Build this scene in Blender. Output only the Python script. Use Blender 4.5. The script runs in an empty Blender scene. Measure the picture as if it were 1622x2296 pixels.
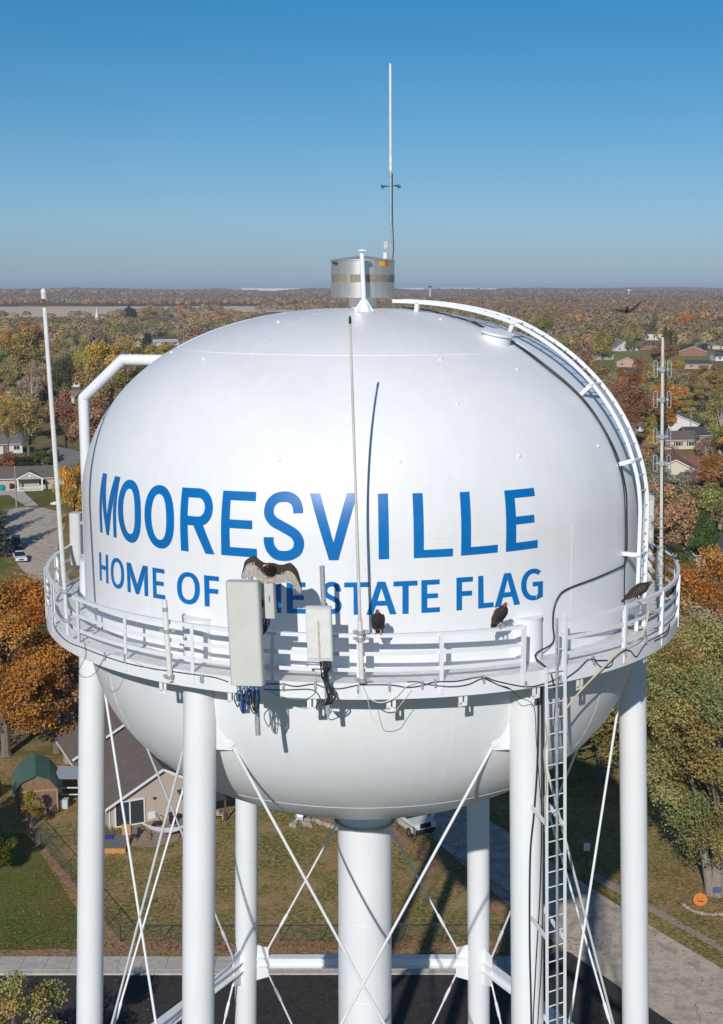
import bpy, math, random
import numpy as np
from mathutils import Vector, Matrix
PI = math.pi
rad = math.radians
rng = random.Random(7)
scene = bpy.context.scene
COL = scene.collection

# ------------------------------------------------------------------ camera, world, sun, exposure
HC = 43.0                                   # the drone hovers 43 m above the ground
FPX, PITCH = 2985.0, math.atan(506.6 / 2985.0)
cam_data = bpy.data.cameras.new('camera')
cam_data.sensor_fit = 'HORIZONTAL'; cam_data.sensor_width = 36.0
cam_data.lens = 36.0 * FPX / 1622.0
cam_data.clip_start = 0.5; cam_data.clip_end = 40000
cam = bpy.data.objects.new('camera', cam_data); COL.objects.link(cam)
cam.location = (0, 0, HC); cam.rotation_euler = (PI / 2 - PITCH, 0, 0)
scene.camera = cam
SUN_EL, SUN_AZ = rad(27.5), rad(12.0)       # light travels towards +Y, a little to the right
sun_dir = Vector((-math.sin(SUN_AZ) * math.cos(SUN_EL), -math.cos(SUN_AZ) * math.cos(SUN_EL), math.sin(SUN_EL)))
world = bpy.data.worlds.new('World'); scene.world = world; world.use_nodes = True
wn = world.node_tree
sky = wn.nodes.new('ShaderNodeTexSky'); sky.sky_type = 'NISHITA'; sky.sun_disc = False
sky.sun_elevation = SUN_EL
sky.sun_rotation = math.atan2(sun_dir.x, sun_dir.y)
sky.altitude = 300; sky.air_density = 1.0; sky.dust_density = 0.0; sky.ozone_density = 6.0
# the autumn air: a greyer, less yellow belt towards the horizon, by elevation only
geo = wn.nodes.new('ShaderNodeTexCoord'); sep = wn.nodes.new('ShaderNodeSeparateXYZ'); rmp = wn.nodes.new('ShaderNodeValToRGB')
wn.links.new(geo.outputs['Generated'], sep.inputs[0]); wn.links.new(sep.outputs['Z'], rmp.inputs[0])
ELEV = [(0, (.43, .59, .98)), (.0129, (.55, .66, .92)), (.0476, (.70, .83, .99)), (.0872, (.66, .87, .99)), (.137, (.51, .88, 1)), (.195, (.33, .87, 1)), (.42, (.62, .92, 1)), (.7, (.95, .98, 1))]
while len(rmp.color_ramp.elements) < len(ELEV): rmp.color_ramp.elements.new(0.5)
for e, (p, c) in zip(rmp.color_ramp.elements, ELEV): e.position = p
for e, (p, c) in zip(rmp.color_ramp.elements, ELEV): e.color = c + (1,)
mix = wn.nodes.new('ShaderNodeMix'); mix.data_type = 'RGBA'; mix.blend_type = 'MULTIPLY'; mix.inputs['Factor'].default_value = 1
wn.links.new(sky.outputs[0], mix.inputs[6]); wn.links.new(rmp.outputs[0], mix.inputs[7])
wn.links.new(mix.outputs[2], wn.nodes['Background'].inputs[0])
wn.nodes['Background'].inputs[1].default_value = 0.071
sl = bpy.data.lights.new('sun', 'SUN'); sl.energy = 3.68; sl.angle = rad(0.5); sl.color = (1.0, 0.955, 0.90)
so = bpy.data.objects.new('sun', sl); COL.objects.link(so)
so.rotation_euler = sun_dir.to_track_quat('Z', 'Y').to_euler(); so.location = (-40, -120, 120)
scene.view_settings.view_transform = 'Standard'; scene.view_settings.look = 'None'
scene.view_settings.exposure = 0.0; scene.view_settings.gamma = 1.0
scene.cycles.max_bounces = 6; scene.cycles.transparent_max_bounces = 8
scene.cycles.volume_bounces = 0
scene.cycles.use_denoising = True

# ------------------------------------------------------------------ surveying helpers: sight lines of the photograph met with real surfaces
TX, TY = 0.03, 36.0                         # the tower axis
def ray(px, py):
    x, y = (px - 811) / FPX, (1148 - py) / FPX
    return Vector((x, math.cos(PITCH) + y * math.sin(PITCH), -math.sin(PITCH) + y * math.cos(PITCH)))
def gnd(px, py, z=0.0):
    d = ray(px, py); t = (z - HC) / d.z
    return Vector((d.x * t, d.y * t, z))
def at(px, py, Y):
    d = ray(px, py); return Vector((d.x * Y / d.y, Y, HC + d.z * Y / d.y))
def to_px(p):
    d = p.y * math.cos(PITCH) - (p.z - HC) * math.sin(PITCH)
    u = (p.z - HC) * math.cos(PITCH) + p.y * math.sin(PITCH)
    return 811 + FPX * p.x / d, 1148 - FPX * u / d
def cyl(px, py, r, far=False):
    d = ray(px, py)
    a = d.x**2 + d.y**2; b = -2 * (d.x * TX + d.y * TY); c = TX**2 + TY**2 - r * r
    q = max(0.0, b * b - 4 * a * c)
    t = (-b + (1 if far else -1) * math.sqrt(q)) / (2 * a)
    return Vector((d.x * t, d.y * t, HC + d.z * t))
RT, ZT, ZC, ZB, ZL = 7.527, -0.574, -5.542, -7.997, -14.28
def prof(z):                                # tank radius at height z below the lens
    if z >= ZC:
        k = min(1, (z - ZC) / (ZT - ZC)); return RT * max(0, 1 - k**2.015)**(1 / 2.4057)
    if z >= ZB: return RT
    k = min(1, (ZB - z) / (ZB - ZL)); return RT * max(0, 1 - k**2.9644)**(1 / 1.5438)
def tank_hit(px, py):
    d = ray(px, py); t0 = 26.0
    def f(t):
        p = d * t; return math.hypot(p.x - TX, p.y - TY) - (prof(p.z) if ZL < p.z < ZT else 0)
    t = t0
    while t < 38 and f(t) > 0: t += 0.02
    a, b = t - 0.02, t
    for _ in range(20):
        m = (a + b) / 2
        if f(m) > 0: a = m
        else: b = m
    p = d * b
    return math.atan2(p.x - TX, TY - p.y), p.z          # angle from the front (to the right), height below lens
def polar(th, r, z):                        # z below lens
    return Vector((TX + r * math.sin(th), TY - r * math.cos(th), HC + z))
def tank_pt(th, z, off=0.0):
    e = 0.01
    r = prof(z); dr = (prof(z + e) - prof(z - e)) / (2 * e)
    n = Vector((1, -dr)).normalized()
    return polar(th, r + n.x * off, z + n.y * off)

# ------------------------------------------------------------------ materials
def newmat(name):
    m = bpy.data.materials.new(name); m.use_nodes = True
    return m, m.node_tree, m.node_tree.nodes['Principled BSDF']
def setin(b, key, v):
    if key in b.inputs: b.inputs[key].default_value = v
def mat(name, c, rough=0.6, metal=0.0, var=0.0, scale=3.0, c2=None, bump=0.0, bscale=None, spec=None, stretch=None):
    m, nt, b = newmat(name)
    b.inputs['Roughness'].default_value = rough; b.inputs['Metallic'].default_value = metal
    if spec is not None: setin(b, 'Specular IOR Level', spec)
    c = tuple(c) + (1,)
    b.inputs['Base Color'].default_value = c
    if var or bump or c2:
        tc = nt.nodes.new('ShaderNodeTexCoord'); vec = tc.outputs['Object']
        if stretch:
            mp = nt.nodes.new('ShaderNodeMapping'); mp.inputs['Scale'].default_value = stretch
            nt.links.new(vec, mp.inputs[0]); vec = mp.outputs[0]
        if var or c2:
            nz = nt.nodes.new('ShaderNodeTexNoise'); nz.inputs['Scale'].default_value = scale
            nz.inputs['Detail'].default_value = 6; nz.inputs['Roughness'].default_value = 0.65
            nt.links.new(vec, nz.inputs['Vector'])
            rp = nt.nodes.new('ShaderNodeValToRGB')
            d = c2 + (1,) if c2 else tuple(min(1, x * (1 - var)) for x in c[:3]) + (1,)
            u = c if c2 else tuple(min(1, x * (1 + var)) for x in c[:3]) + (1,)
            rp.color_ramp.elements[0].position = 0.35; rp.color_ramp.elements[1].position = 0.65
            rp.color_ramp.elements[0].color = d; rp.color_ramp.elements[1].color = u
            nt.links.new(nz.outputs['Fac'], rp.inputs[0]); nt.links.new(rp.outputs[0], b.inputs['Base Color'])
        if bump:
            n2 = nt.nodes.new('ShaderNodeTexNoise'); n2.inputs['Scale'].default_value = bscale or scale * 4
            n2.inputs['Detail'].default_value = 4
            nt.links.new(vec, n2.inputs['Vector'])
            bp = nt.nodes.new('ShaderNodeBump'); bp.inputs['Strength'].default_value = bump
            bp.inputs['Distance'].default_value = 0.05
            nt.links.new(n2.outputs['Fac'], bp.inputs['Height']); nt.links.new(bp.outputs[0], b.inputs['Normal'])
    return m
def paint_mat(name, base, rough):
    """white tank enamel: faint vertical streaks of weathering, slightly wavy plate"""
    m, nt, b = newmat(name)
    b.inputs['Roughness'].default_value = rough
    tc = nt.nodes.new('ShaderNodeTexCoord')
    mp = nt.nodes.new('ShaderNodeMapping'); mp.inputs['Scale'].default_value = (2.2, 2.2, 0.16)
    nt.links.new(tc.outputs['Object'], mp.inputs[0])
    n1 = nt.nodes.new('ShaderNodeTexNoise'); n1.inputs['Scale'].default_value = 1.6; n1.inputs['Detail'].default_value = 7
    n1.inputs['Roughness'].default_value = 0.7
    nt.links.new(mp.outputs[0], n1.inputs['Vector'])
    n2 = nt.nodes.new('ShaderNodeTexNoise'); n2.inputs['Scale'].default_value = 0.5; n2.inputs['Detail'].default_value = 3
    nt.links.new(tc.outputs['Object'], n2.inputs['Vector'])
    mul = nt.nodes.new('ShaderNodeMath'); mul.operation = 'MULTIPLY'
    nt.links.new(n1.outputs['Fac'], mul.inputs[0]); nt.links.new(n2.outputs['Fac'], mul.inputs[1])
    rp = nt.nodes.new('ShaderNodeValToRGB')
    rp.color_ramp.elements[0].position = 0.12; rp.color_ramp.elements[1].position = 0.42
    rp.color_ramp.elements[0].color = tuple(base) + (1,)
    rp.color_ramp.elements[1].color = (base[0] * .92, base[1] * .92, base[2] * .91, 1)
    nt.links.new(mul.outputs[0], rp.inputs[0]); nt.links.new(rp.outputs[0], b.inputs['Base Color'])
    bp = nt.nodes.new('ShaderNodeBump'); bp.inputs['Strength'].default_value = 0.05; bp.inputs['Distance'].default_value = 0.10
    n3 = nt.nodes.new('ShaderNodeTexNoise'); n3.inputs['Scale'].default_value = 0.9; n3.inputs['Detail'].default_value = 2
    nt.links.new(tc.outputs['Object'], n3.inputs['Vector'])
    nt.links.new(n3.outputs['Fac'], bp.inputs['Height']); nt.links.new(bp.outputs[0], b.inputs['Normal'])
    return m
WHITE = paint_mat('white_enamel', (0.815, 0.83, 0.85), 0.40)
WHITE2 = paint_mat('white_steel_paint', (0.81, 0.825, 0.845), 0.42)
DECK = mat('deck_paint', (0.68, 0.68, 0.67), 0.6, var=0.12, scale=2.5)
BLUE = mat('blue_letter_paint', (0.0, 0.150, 0.445), 0.34, var=0.06, scale=3)
GALV = mat('galvanised_steel', (0.42, 0.46, 0.49), 0.5, metal=0.35, var=0.18, scale=14)
STAIN = mat('stainless_sheet', (0.74, 0.69, 0.62), 0.36, metal=0.78, var=0.10, scale=2, stretch=(4, 4, .3))
SCREEN = mat('vent_screen', (0.62, 0.57, 0.50), 0.45, metal=0.5, var=0.3, scale=30)
BLACK = mat('black_rubber', (0.018, 0.022, 0.027), 0.5)
RADOME = mat('beige_radome', (0.60, 0.61, 0.555), 0.45, var=0.04, scale=1.5)
GREYBOX = mat('grey_radio_case', (0.56, 0.56, 0.54), 0.5, var=0.06, scale=3)
FIBRE = mat('white_fibreglass', (0.72, 0.72, 0.69), 0.4, var=0.06, scale=6)
WORN = mat('worn_fibreglass', (0.66, 0.64, 0.60), 0.5, c2=(0.50, 0.44, 0.34), scale=2.2, stretch=(1, 1, .5))
BRASS = mat('brass_fitting', (0.35, 0.26, 0.10), 0.4, metal=0.8)
GREENC = mat('green_wire', (0.10, 0.38, 0.30), 0.5)
BLUEC = mat('blue_jumper', (0.02, 0.12, 0.38), 0.5)
WHITEC = mat('white_cable', (0.62, 0.62, 0.58), 0.5)
YELLC = mat('yellowed_conduit', (0.56, 0.46, 0.24), 0.5, c2=(0.6, 0.57, 0.5), scale=1.3)
ROPE = mat('tan_rope', (0.42, 0.36, 0.26), 0.8)
MOSS = mat('mossy_flange', (0.42, 0.41, 0.16), 0.6, c2=(0.70, 0.70, 0.62), scale=2.5)
YEL = mat('yellow_sign', (0.75, 0.42, 0.03), 0.5)
ORA = mat('orange_sign', (0.62, 0.13, 0.02), 0.5)

# ------------------------------------------------------------------ mesh builder
def smooth_path(pts, k=6):
    pts = [Vector(p) for p in pts]
    if len(pts) < 3: return pts
    P = [pts[0] * 2 - pts[1]] + pts + [pts[-1] * 2 - pts[-2]]
    out = []
    for i in range(1, len(P) - 2):
        a, b, c, d = P[i - 1:i + 3]
        for j in range(k):
            t = j / k
            out.append(0.5 * ((2 * b) + (c - a) * t + (2 * a - 5 * b + 4 * c - d) * t * t + (3 * b - a - 3 * c + d) * t**3))
    out.append(pts[-1]); return out
LOCAL = set()                               # things whose parts are built about their own origin
class MB:
    def __init__(s): s.v = []; s.f = []; s.m = []
    def add(s, vs, fs, mi=0):
        o = len(s.v); s.v += [tuple(x) for x in vs]; s.f += [tuple(i + o for i in f) for f in fs]; s.m += [mi] * len(fs)
    def box(s, c, size, M=None, mi=0):
        hx, hy, hz = size[0] / 2, size[1] / 2, size[2] / 2
        vs = [Vector((x, y, z)) for z in (-hz, hz) for y in (-hy, hy) for x in (-hx, hx)]
        if M: vs = [M @ q for q in vs]
        c = Vector(c)
        s.add([q + c for q in vs], [(0, 2, 3, 1), (4, 5, 7, 6), (0, 1, 5, 4), (2, 6, 7, 3), (0, 4, 6, 2), (1, 3, 7, 5)], mi)
    def bar(s, a, b, w, h, up=Vector((0, 0, 1)), mi=0):
        a, b = Vector(a), Vector(b); d = (b - a).normalized()
        x = d.cross(up)
        x = x.normalized() if x.length > 1e-4 else Vector((1, 0, 0))
        y = x.cross(d).normalized()
        vs = [p + x * sx * w / 2 + y * sy * h / 2 for p in (a, b) for sx, sy in ((-1, -1), (1, -1), (1, 1), (-1, 1))]
        s.add(vs, [(3, 2, 1, 0), (4, 5, 6, 7), (0, 1, 5, 4), (1, 2, 6, 5), (2, 3, 7, 6), (3, 0, 4, 7)], mi)
    def tube(s, pts, r, n=8, mi=0, cap=True):
        pts = [Vector(p) for p in pts]
        rs = r if isinstance(r, (list, tuple)) else [r] * len(pts)
        vs = []; fs = []; px = None
        for i, p in enumerate(pts):
            d = (pts[min(i + 1, len(pts) - 1)] - pts[max(i - 1, 0)])
            d = d.normalized() if d.length > 1e-9 else Vector((0, 0, 1))
            if px is None:
                px = d.cross(Vector((0, 0, 1)))
                if px.length < 0.05: px = d.cross(Vector((0, 1, 0)))
            px = (px - d * px.dot(d)); px.normalize()
            py = d.cross(px)
            for k in range(n):
                a = 2 * PI * k / n; vs.append(p + (px * math.cos(a) + py * math.sin(a)) * rs[i])
        for i in range(len(pts) - 1):
            for k in range(n):
                k2 = (k + 1) % n; fs.append((i * n + k, i * n + k2, i * n + n + k2, i * n + n + k))
        if cap:
            fs.append(tuple(range(n - 1, -1, -1))); fs.append(tuple((len(pts) - 1) * n + k for k in range(n)))
        s.add(vs, fs, mi)
    def lathe(s, prf, c=(0, 0, 0), n=32, mi=0, th0=0, th1=2 * PI):
        full = abs(th1 - th0 - 2 * PI) < 1e-6
        m = n if full else n + 1
        c = Vector(c); vs = []; fs = []
        for r, z in prf:
            for k in range(m):
                a = th0 + (th1 - th0) * k / n
                vs.append(c + Vector((r * math.sin(a), -r * math.cos(a), z)))
        for i in range(len(prf) - 1):
            for k in range(n):
                k2 = (k + 1) % m; fs.append((i * m + k, i * m + k2, i * m + m + k2, i * m + m + k))
        s.add(vs, fs, mi)
    def prism(s, poly, h0, h1, mi=0):
        n = len(poly)
        vs = [Vector((p[0], p[1], h0)) for p in poly] + [Vector((p[0], p[1], h1)) for p in poly]
        s.add(vs, [tuple(range(n - 1, -1, -1)), tuple(range(n, 2 * n))] + [(i, (i + 1) % n, n + (i + 1) % n, n + i) for i in range(n)], mi)
    def plate(s, pts, thick, mi=0):
        """a flat polygon of 3-D points given its thickness"""
        pts = [Vector(p) for p in pts]; nrm = (pts[1] - pts[0]).cross(pts[2] - pts[0]).normalized() * thick / 2
        n = len(pts)
        s.add([p - nrm for p in pts] + [p + nrm for p in pts],
              [tuple(range(n - 1, -1, -1)), tuple(range(n, 2 * n))] + [(i, (i + 1) % n, n + (i + 1) % n, n + i) for i in range(n)], mi)
    def loft(s, rings, mi=0, n=14):
        """rings: (centre, half width along X, half height, axis up)"""
        vs = []; fs = []
        for c, w, h, up in rings:
            c = Vector(c); up = Vector(up)
            for k in range(n):
                a = 2 * PI * k / n; vs.append(c + Vector((1, 0, 0)) * w * math.cos(a) + up * h * math.sin(a))
        for i in range(len(rings) - 1):
            for k in range(n):
                k2 = (k + 1) % n; fs.append((i * n + k, i * n + k2, i * n + n + k2, i * n + n + k))
        fs.append(tuple(range(n - 1, -1, -1))); fs.append(tuple((len(rings) - 1) * n + k for k in range(n)))
        s.add(vs, fs, mi)
    def rbox(s, w, d, h, r, c=(0, 0, 0), seg=4, mi=0):
        """upright box with rounded vertical corners"""
        poly = []
        for cx, cy, a0 in ((w / 2 - r, d / 2 - r, 0), (-w / 2 + r, d / 2 - r, 90), (-w / 2 + r, -d / 2 + r, 180), (w / 2 - r, -d / 2 + r, 270)):
            for k in range(seg + 1):
                a = rad(a0 + 90 * k / seg); poly.append((c[0] + cx + r * math.cos(a), c[1] + cy + r * math.sin(a)))
        s.prism(poly, c[2] - h / 2, c[2] + h / 2, mi)
    def build(s, name, mats, parent=None, smooth=35):
        me = bpy.data.meshes.new(name)
        off = Vector()
        p = parent
        while p is not None:
            off = off + p.location
            if p.name in LOCAL: off = Vector(); break
            p = p.parent
        me.from_pydata([(a - off.x, b - off.y, c - off.z) for a, b, c in s.v], [], s.f)
        mats = mats if isinstance(mats, (list, tuple)) else [mats]
        for m in mats: me.materials.append(m)
        if len(mats) > 1: me.polygons.foreach_set('material_index', s.m)
        if smooth:
            me.polygons.foreach_set('use_smooth', [True] * len(me.polygons)); me.set_sharp_from_angle(angle=rad(smooth))
        me.update()
        o = bpy.data.objects.new(name, me); COL.objects.link(o)
        if parent is not None: o.parent = parent
        return o
def tag(o, label=None, cat=None, group=None, kind=None):
    if label: o['label'] = label
    if cat: o['category'] = cat
    if group: o['group'] = group
    if kind: o['kind'] = kind
    return o
def thing(name, label, cat, loc=(0, 0, 0), group=None, local=False):
    o = bpy.data.objects.new(name, None); COL.objects.link(o); o.location = loc; o.empty_display_size = 0.3
    if local: LOCAL.add(o.name)
    return tag(o, label, cat, group)
def copy_tree(o, parent=None):
    c = o.copy(); COL.objects.link(c)
    if parent is not None: c.parent = parent
    for ch in list(o.children): copy_tree(ch, c)
    return c
PAVED = []
def sheet(name, poly, z, m, kind='structure'):
    if name in ('road', 'driveway', 'field', 'parking_lot', 'path'): PAVED.append([(p[0], p[1]) for p in poly])
    mb = MB(); mb.add([(p[0], p[1], z) for p in poly], [tuple(range(len(poly)))])
    return tag(mb.build(name, m, smooth=0), kind=kind)

# ------------------------------------------------------------------ the water tower
tower = thing('water_tower', 'big white water tower on six legs with blue town lettering', 'water tower', (TX, TY, 0))
zs = [ZT * 1.0 - 0.0001] + [ZC + (ZT - ZC) * math.sin(k / 90 * PI / 2) for k in range(89, -1, -1)]
prf = [(prof(z), HC + z) for z in zs]
prf += [(prof(ZB + (ZC - ZB) * (1 - k / 12)), HC + ZB + (ZC - ZB) * (1 - k / 12)) for k in range(1, 13)]
for k in range(1, 150):
    z = ZB - (ZB - ZL) * math.sin(k / 150 * PI / 2)
    if prof(z) < 0.80: break
    prf.append((prof(z), HC + z))
prf.append((0.80, HC + z - 0.05)); prf.append((0.78, HC + z - 0.14))
prf = [(max(r, 0.0005), z) for r, z in prf][::-1]
mb = MB(); mb.lathe(prf, (TX, TY, 0), n=256)
tank = mb.build('tank', WHITE, tower, smooth=60)
ZR = z - 0.10                                                   # riser top, below lens
# weld seams
def ring_seam(z, r=0.010):
    mb = MB(); n = 160
    mb.tube([tank_pt(2 * PI * k / n, z) for k in range(n + 1)], r, 5, cap=False); return mb.build('weld_seam', WHITE, tank, 80)
ring_seam(-1.5835, .011); ring_seam(-5.45, .0055); ring_seam(-8.9, .009); ring_seam(-12.3, .009)
for thd in (12, 57, 102, 147, 192, 237, 282, 327):
    mb = MB(); mb.tube([tank_pt(rad(thd), -0.6 - k * .0982) for k in range(11)], .009, 5); mb.build('weld_seam', WHITE, tank, 80)
for thd in (-58, -22, 16, 52, 90, 128, 164, 200, 238, 270):
    mb = MB(); mb.tube([tank_pt(rad(thd), -8.9 - k * .34) for k in range(11)], .010, 5); mb.build('weld_seam', WHITE, tank, 80)
for thd in (-75, -28, 5, 40, 78):
    mb = MB(); mb.tube([tank_pt(rad(thd), -5.46 - k * .3) for k in range(9)], .005, 5); mb.build('weld_seam', WHITE, tank, 80)
for px, py in ((624, 722), (988, 806), (1026, 905), (456, 805), (627, 872 + 160), (1164, 1022), (1342, 1000), (385, 790), (232, 940), (897, 1035), (1160, 828), (988, 716)):
    th, z = tank_hit(px, py)
    mb = MB(); c = tank_pt(th, z, -.02); n = (tank_pt(th, z, .1) - c).normalized()
    mb.tube([c, c + n * .045, c + n * .06], [.045, .04, .02], 10); mb.build('lug', WHITE, tank, 40)

# painted letters: strokes in a unit box laid on the shell
def patch(mb, quad, box4, ku, kv, off):
    """quad: 4 unit-box points (a,b,c,d); box4: tank (angle, z) of TL, TR, BL, BR"""
    (TL, TR, BL, BR) = box4
    a, b, c, d = quad; vs = []; fs = []
    for j in range(kv + 1):
        for i in range(ku + 1):
            s, t = i / ku, j / kv
            u = (a[0] * (1 - s) + b[0] * s) * (1 - t) + (d[0] * (1 - s) + c[0] * s) * t
            v = (a[1] * (1 - s) + b[1] * s) * (1 - t) + (d[1] * (1 - s) + c[1] * s) * t
            th = (BL[0] * (1 - u) + BR[0] * u) * (1 - v) + (TL[0] * (1 - u) + TR[0] * u) * v
            z = (BL[1] * (1 - u) + BR[1] * u) * (1 - v) + (TL[1] * (1 - u) + TR[1] * u) * v
            vs.append(tank_pt(th, z, off))
    w = ku + 1
    for j in range(kv):
        for i in range(ku): fs.append((j * w + i, j * w + i + 1, (j + 1) * w + i + 1, (j + 1) * w + i))
    mb.add(vs, fs)
def superarc(cx, cy, rx, ry, a0, a1, n, e=2.25):
    out = []
    for k in range(n + 1):
        a = rad(a0 + (a1 - a0) * k / n); c, s = math.cos(a), math.sin(a)
        out.append((cx + rx * math.copysign(abs(c)**(2 / e), c), cy + ry * math.copysign(abs(s)**(2 / e), s)))
    return out
def band(inner, outer): return [(inner[i], outer[i], outer[i + 1], inner[i + 1]) for i in range(len(inner) - 1)]
def R4(x0, y0, x1, y1): return ((x0, y0), (x1, y0), (x1, y1), (x0, y1))
def glyph(ch, sx, sy):
    q = []
    if ch == 'E': q = [R4(0, 0, sx, 1), R4(sx, 1 - sy, .99, 1), R4(sx, .435, .90, .435 + sy * .97), R4(sx, 0, 1, sy)]
    elif ch == 'F': q = [R4(0, 0, sx, 1), R4(sx, 1 - sy, 1, 1), R4(sx, .43, .95, .43 + sy)]
    elif ch == 'L': q = [R4(0, 0, sx, 1), R4(sx, 0, 1, sy)]
    elif ch == 'I': q = [R4(0, 0, 1, 1)]
    elif ch == 'H': q = [R4(0, 0, sx, 1), R4(1 - sx, 0, 1, 1), R4(sx, .43, 1 - sx, .43 + sy)]
    elif ch == 'T': q = [R4(0, 1 - sy, 1, 1), R4(.5 - sx / 2, 0, .5 + sx / 2, 1 - sy)]
    elif ch == 'O': q = band(superarc(.5, .5, .5 - sx, .5 - sy, 0, 360, 40), superarc(.5, .5, .5, .5, 0, 360, 40))
    elif ch == 'V': q = [((0, 1), (sx, 1), (.5, .27), (.40, 0)), ((1 - sx, 1), (1, 1), (.60, 0), (.5, .27)), ((.40, 0), (.5, .27), (.60, 0), (.5, 0))]
    elif ch == 'A':
        q = [((0, 0), (sx * .9, 0), (.5, .80), (.37, 1)), ((1 - sx * .9, 0), (1, 0), (.63, 1), (.5, .80)), ((.37, 1), (.5, .80), (.63, 1), (.5, 1))]
        q.append(((.285, .27), (.715, .27), (.66, .27 + sy), (.34, .27 + sy)))
    elif ch == 'M':
        q = [((0, 0), (.165, 0), (.17, .55), (0, 1)), ((.835, 0), (1, 0), (1, 1), (.83, .55)),
             ((0, 1), (sx, 1), (.5, .34), (.425, 0)), ((1 - sx, 1), (1, 1), (.575, 0), (.5, .34)), ((.425, 0), (.5, .34), (.575, 0), (.5, 0))]
    elif ch == 'R':
        q = [R4(0, 0, sx, 1)]
        yi0, yi1 = .425 + sy, 1 - sy
        q += [R4(sx, 1 - sy, .58, 1), R4(sx, .425, .55, .425 + sy)]
        n = 14
        o = [(.58 + .42 * math.sin(PI * k / n), 1 - .2875 * (1 - math.cos(PI * k / n))) for k in range(n + 1)]
        i_ = [(.56 + (.44 - sx) * math.sin(PI * k / n), yi1 - (yi1 - yi0) / 2 * (1 - math.cos(PI * k / n))) for k in range(n + 1)]
        i_[0] = (.58, yi1); i_[-1] = (.55, yi0); o[-1] = (.55, .425)
        q += band(i_, o)
        q.append(((.42, .425), (.70, .46), (1.0, 0), (.74, 0)))
    elif ch == 'S':
        cl = [(.865, .695), (.86, .77), (.80, .865), (.66, .925), (.50, .938), (.32, .92), (.18, .85), (.13, .755), (.15, .66), (.26, .575), (.42, .52),
              (.60, .46), (.78, .385), (.86, .30), (.865, .225), (.81, .135), (.66, .075), (.50, .062), (.32, .08), (.19, .16), (.135, .25), (.13, .345)]
        P = [Vector((x, y, 0)) for x, y in cl]; P = smooth_path(P, 4)
        L = []; Rr = []
        for i, p in enumerate(P):
            d = P[min(i + 1, len(P) - 1)] - P[max(i - 1, 0)]
            d = Vector((d.x * .6, d.y, 0)).normalized()             # real letter is taller than wide
            nx, ny = -d.y, d.x
            w = Vector((nx * sx / 2, ny * sy / 2 * 1.02))
            L.append((p.x + w.x, p.y + w.y)); Rr.append((p.x - w.x, p.y - w.y))
        q = band(L, Rr)
    elif ch == 'G':
        q = band(superarc(.56, .5, .56 - sx, .5 - sy, 52, 285, 30, 2.1), superarc(.56, .5, .56, .5, 52, 285, 30, 2.1))
        q += [((.60, .0), (.62, sy), (1 - sx, .17), (1, .09)), R4(1 - sx, .17, 1, .58), R4(.52, .58 - sy * .95, 1 - sx, .58)]
        q[-3] = ((.70, .0), (.70, sy), (1 - sx, .20), (1, .09)); q.append(((1 - sx, .20), (1, .09), (1, .17), (1 - sx, .21)))
    return q
def crop(ox, oy, k): return lambda p: (ox + p[0] * k, oy + p[1] * k)
cA, cB, cC = crop(206.3, 1040.7, .25996), crop(574.2, 1076.5, .21018), crop(861.2, 1058.6, .24336)
LET = [('M', cA, (97, 75), (247, 112), (73, 585), (215, 637), .27, .14),
       ('O', cA, (246, 116), (443, 152), (242, 652), (441, 700), .25, .14), ('O', cA, (472, 164), (725, 196), (470, 704), (725, 748), .25, .138),
       ('R', cA, (782, 200), (1055, 214), (770, 745), (1060, 780), .24, .145), ('E', cA, (1135, 227), (1422, 240), (1117, 782), (1427, 806), .255, .138),
       ('S', cB, (98, 132), (510, 128), (86, 850), (526, 852), .25, .15), ('V', cB, (575, 141), (1085, 133), (580, 856), (1085, 848), .225, .14),
       ('I', cB, (1300, 145), (1408, 141), (1310, 845), (1422, 842), 1, 1), ('L', cC, (262, 195), (625, 180), (275, 793), (636, 775), .255, .125),
       ('L', cC, (697, 185), (1035, 160), (710, 770), (1048, 740), .26, .128), ('E', cC, (1107, 170), (1383, 143), (1122, 735), (1417, 697), .31, .135),
       ('H', cA, (63, 755), (140, 785), (70, 1000), (145, 1033), .25, .15), ('O', cA, (163, 792), (279, 826), (166, 1052), (281, 1092), .21, .13),
       ('M', cA, (300, 845), (483, 880), (310, 1100), (488, 1142), .22, .14), ('E', cA, (523, 890), (628, 908), (530, 1152), (635, 1168), .31, .145),
       ('O', cA, (736, 922), (933, 940), (735, 1195), (933, 1222), .215, .14), ('F', cA, (968, 957), (1097, 970), (975, 1226), (1100, 1234), .35, .155),
       ('T', cB, (-185, 1080), (5, 1086), (-182, 1412), (8, 1418), .28, .15), ('H', cB, (35, 1086), (268, 1088), (38, 1415), (270, 1418), .28, .16),
       ('E', cB, (327, 1090), (532, 1090), (330, 1420), (532, 1425), .33, .155), ('S', cB, (712, 1090), (905, 1088), (710, 1424), (918, 1419), .27, .155),
       ('T', cB, (942, 1092), (1205, 1088), (946, 1437), (1205, 1433), .25, .15), ('A', cB, (1178, 1085), (1500, 1080), (1178, 1437), (1500, 1430), .25, .15),
       ('T', cC, (88, 1008), (310, 998), (88, 1308), (310, 1303), .26, .15), ('E', cC, (345, 996), (515, 987), (345, 1298), (516, 1288), .32, .15),
       ('F', cC, (668, 972), (820, 962), (668, 1275), (820, 1266), .34, .15), ('L', cC, (868, 957), (1000, 948), (868, 1258), (1012, 1243), .36, .155),
       ('A', cC, (1018, 938), (1255, 920), (1018, 1248), (1255, 1217), .27, .15), ('G', cC, (1263, 898), (1465, 880), (1263, 1192), (1465, 1172), .24, .15)]
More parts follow.
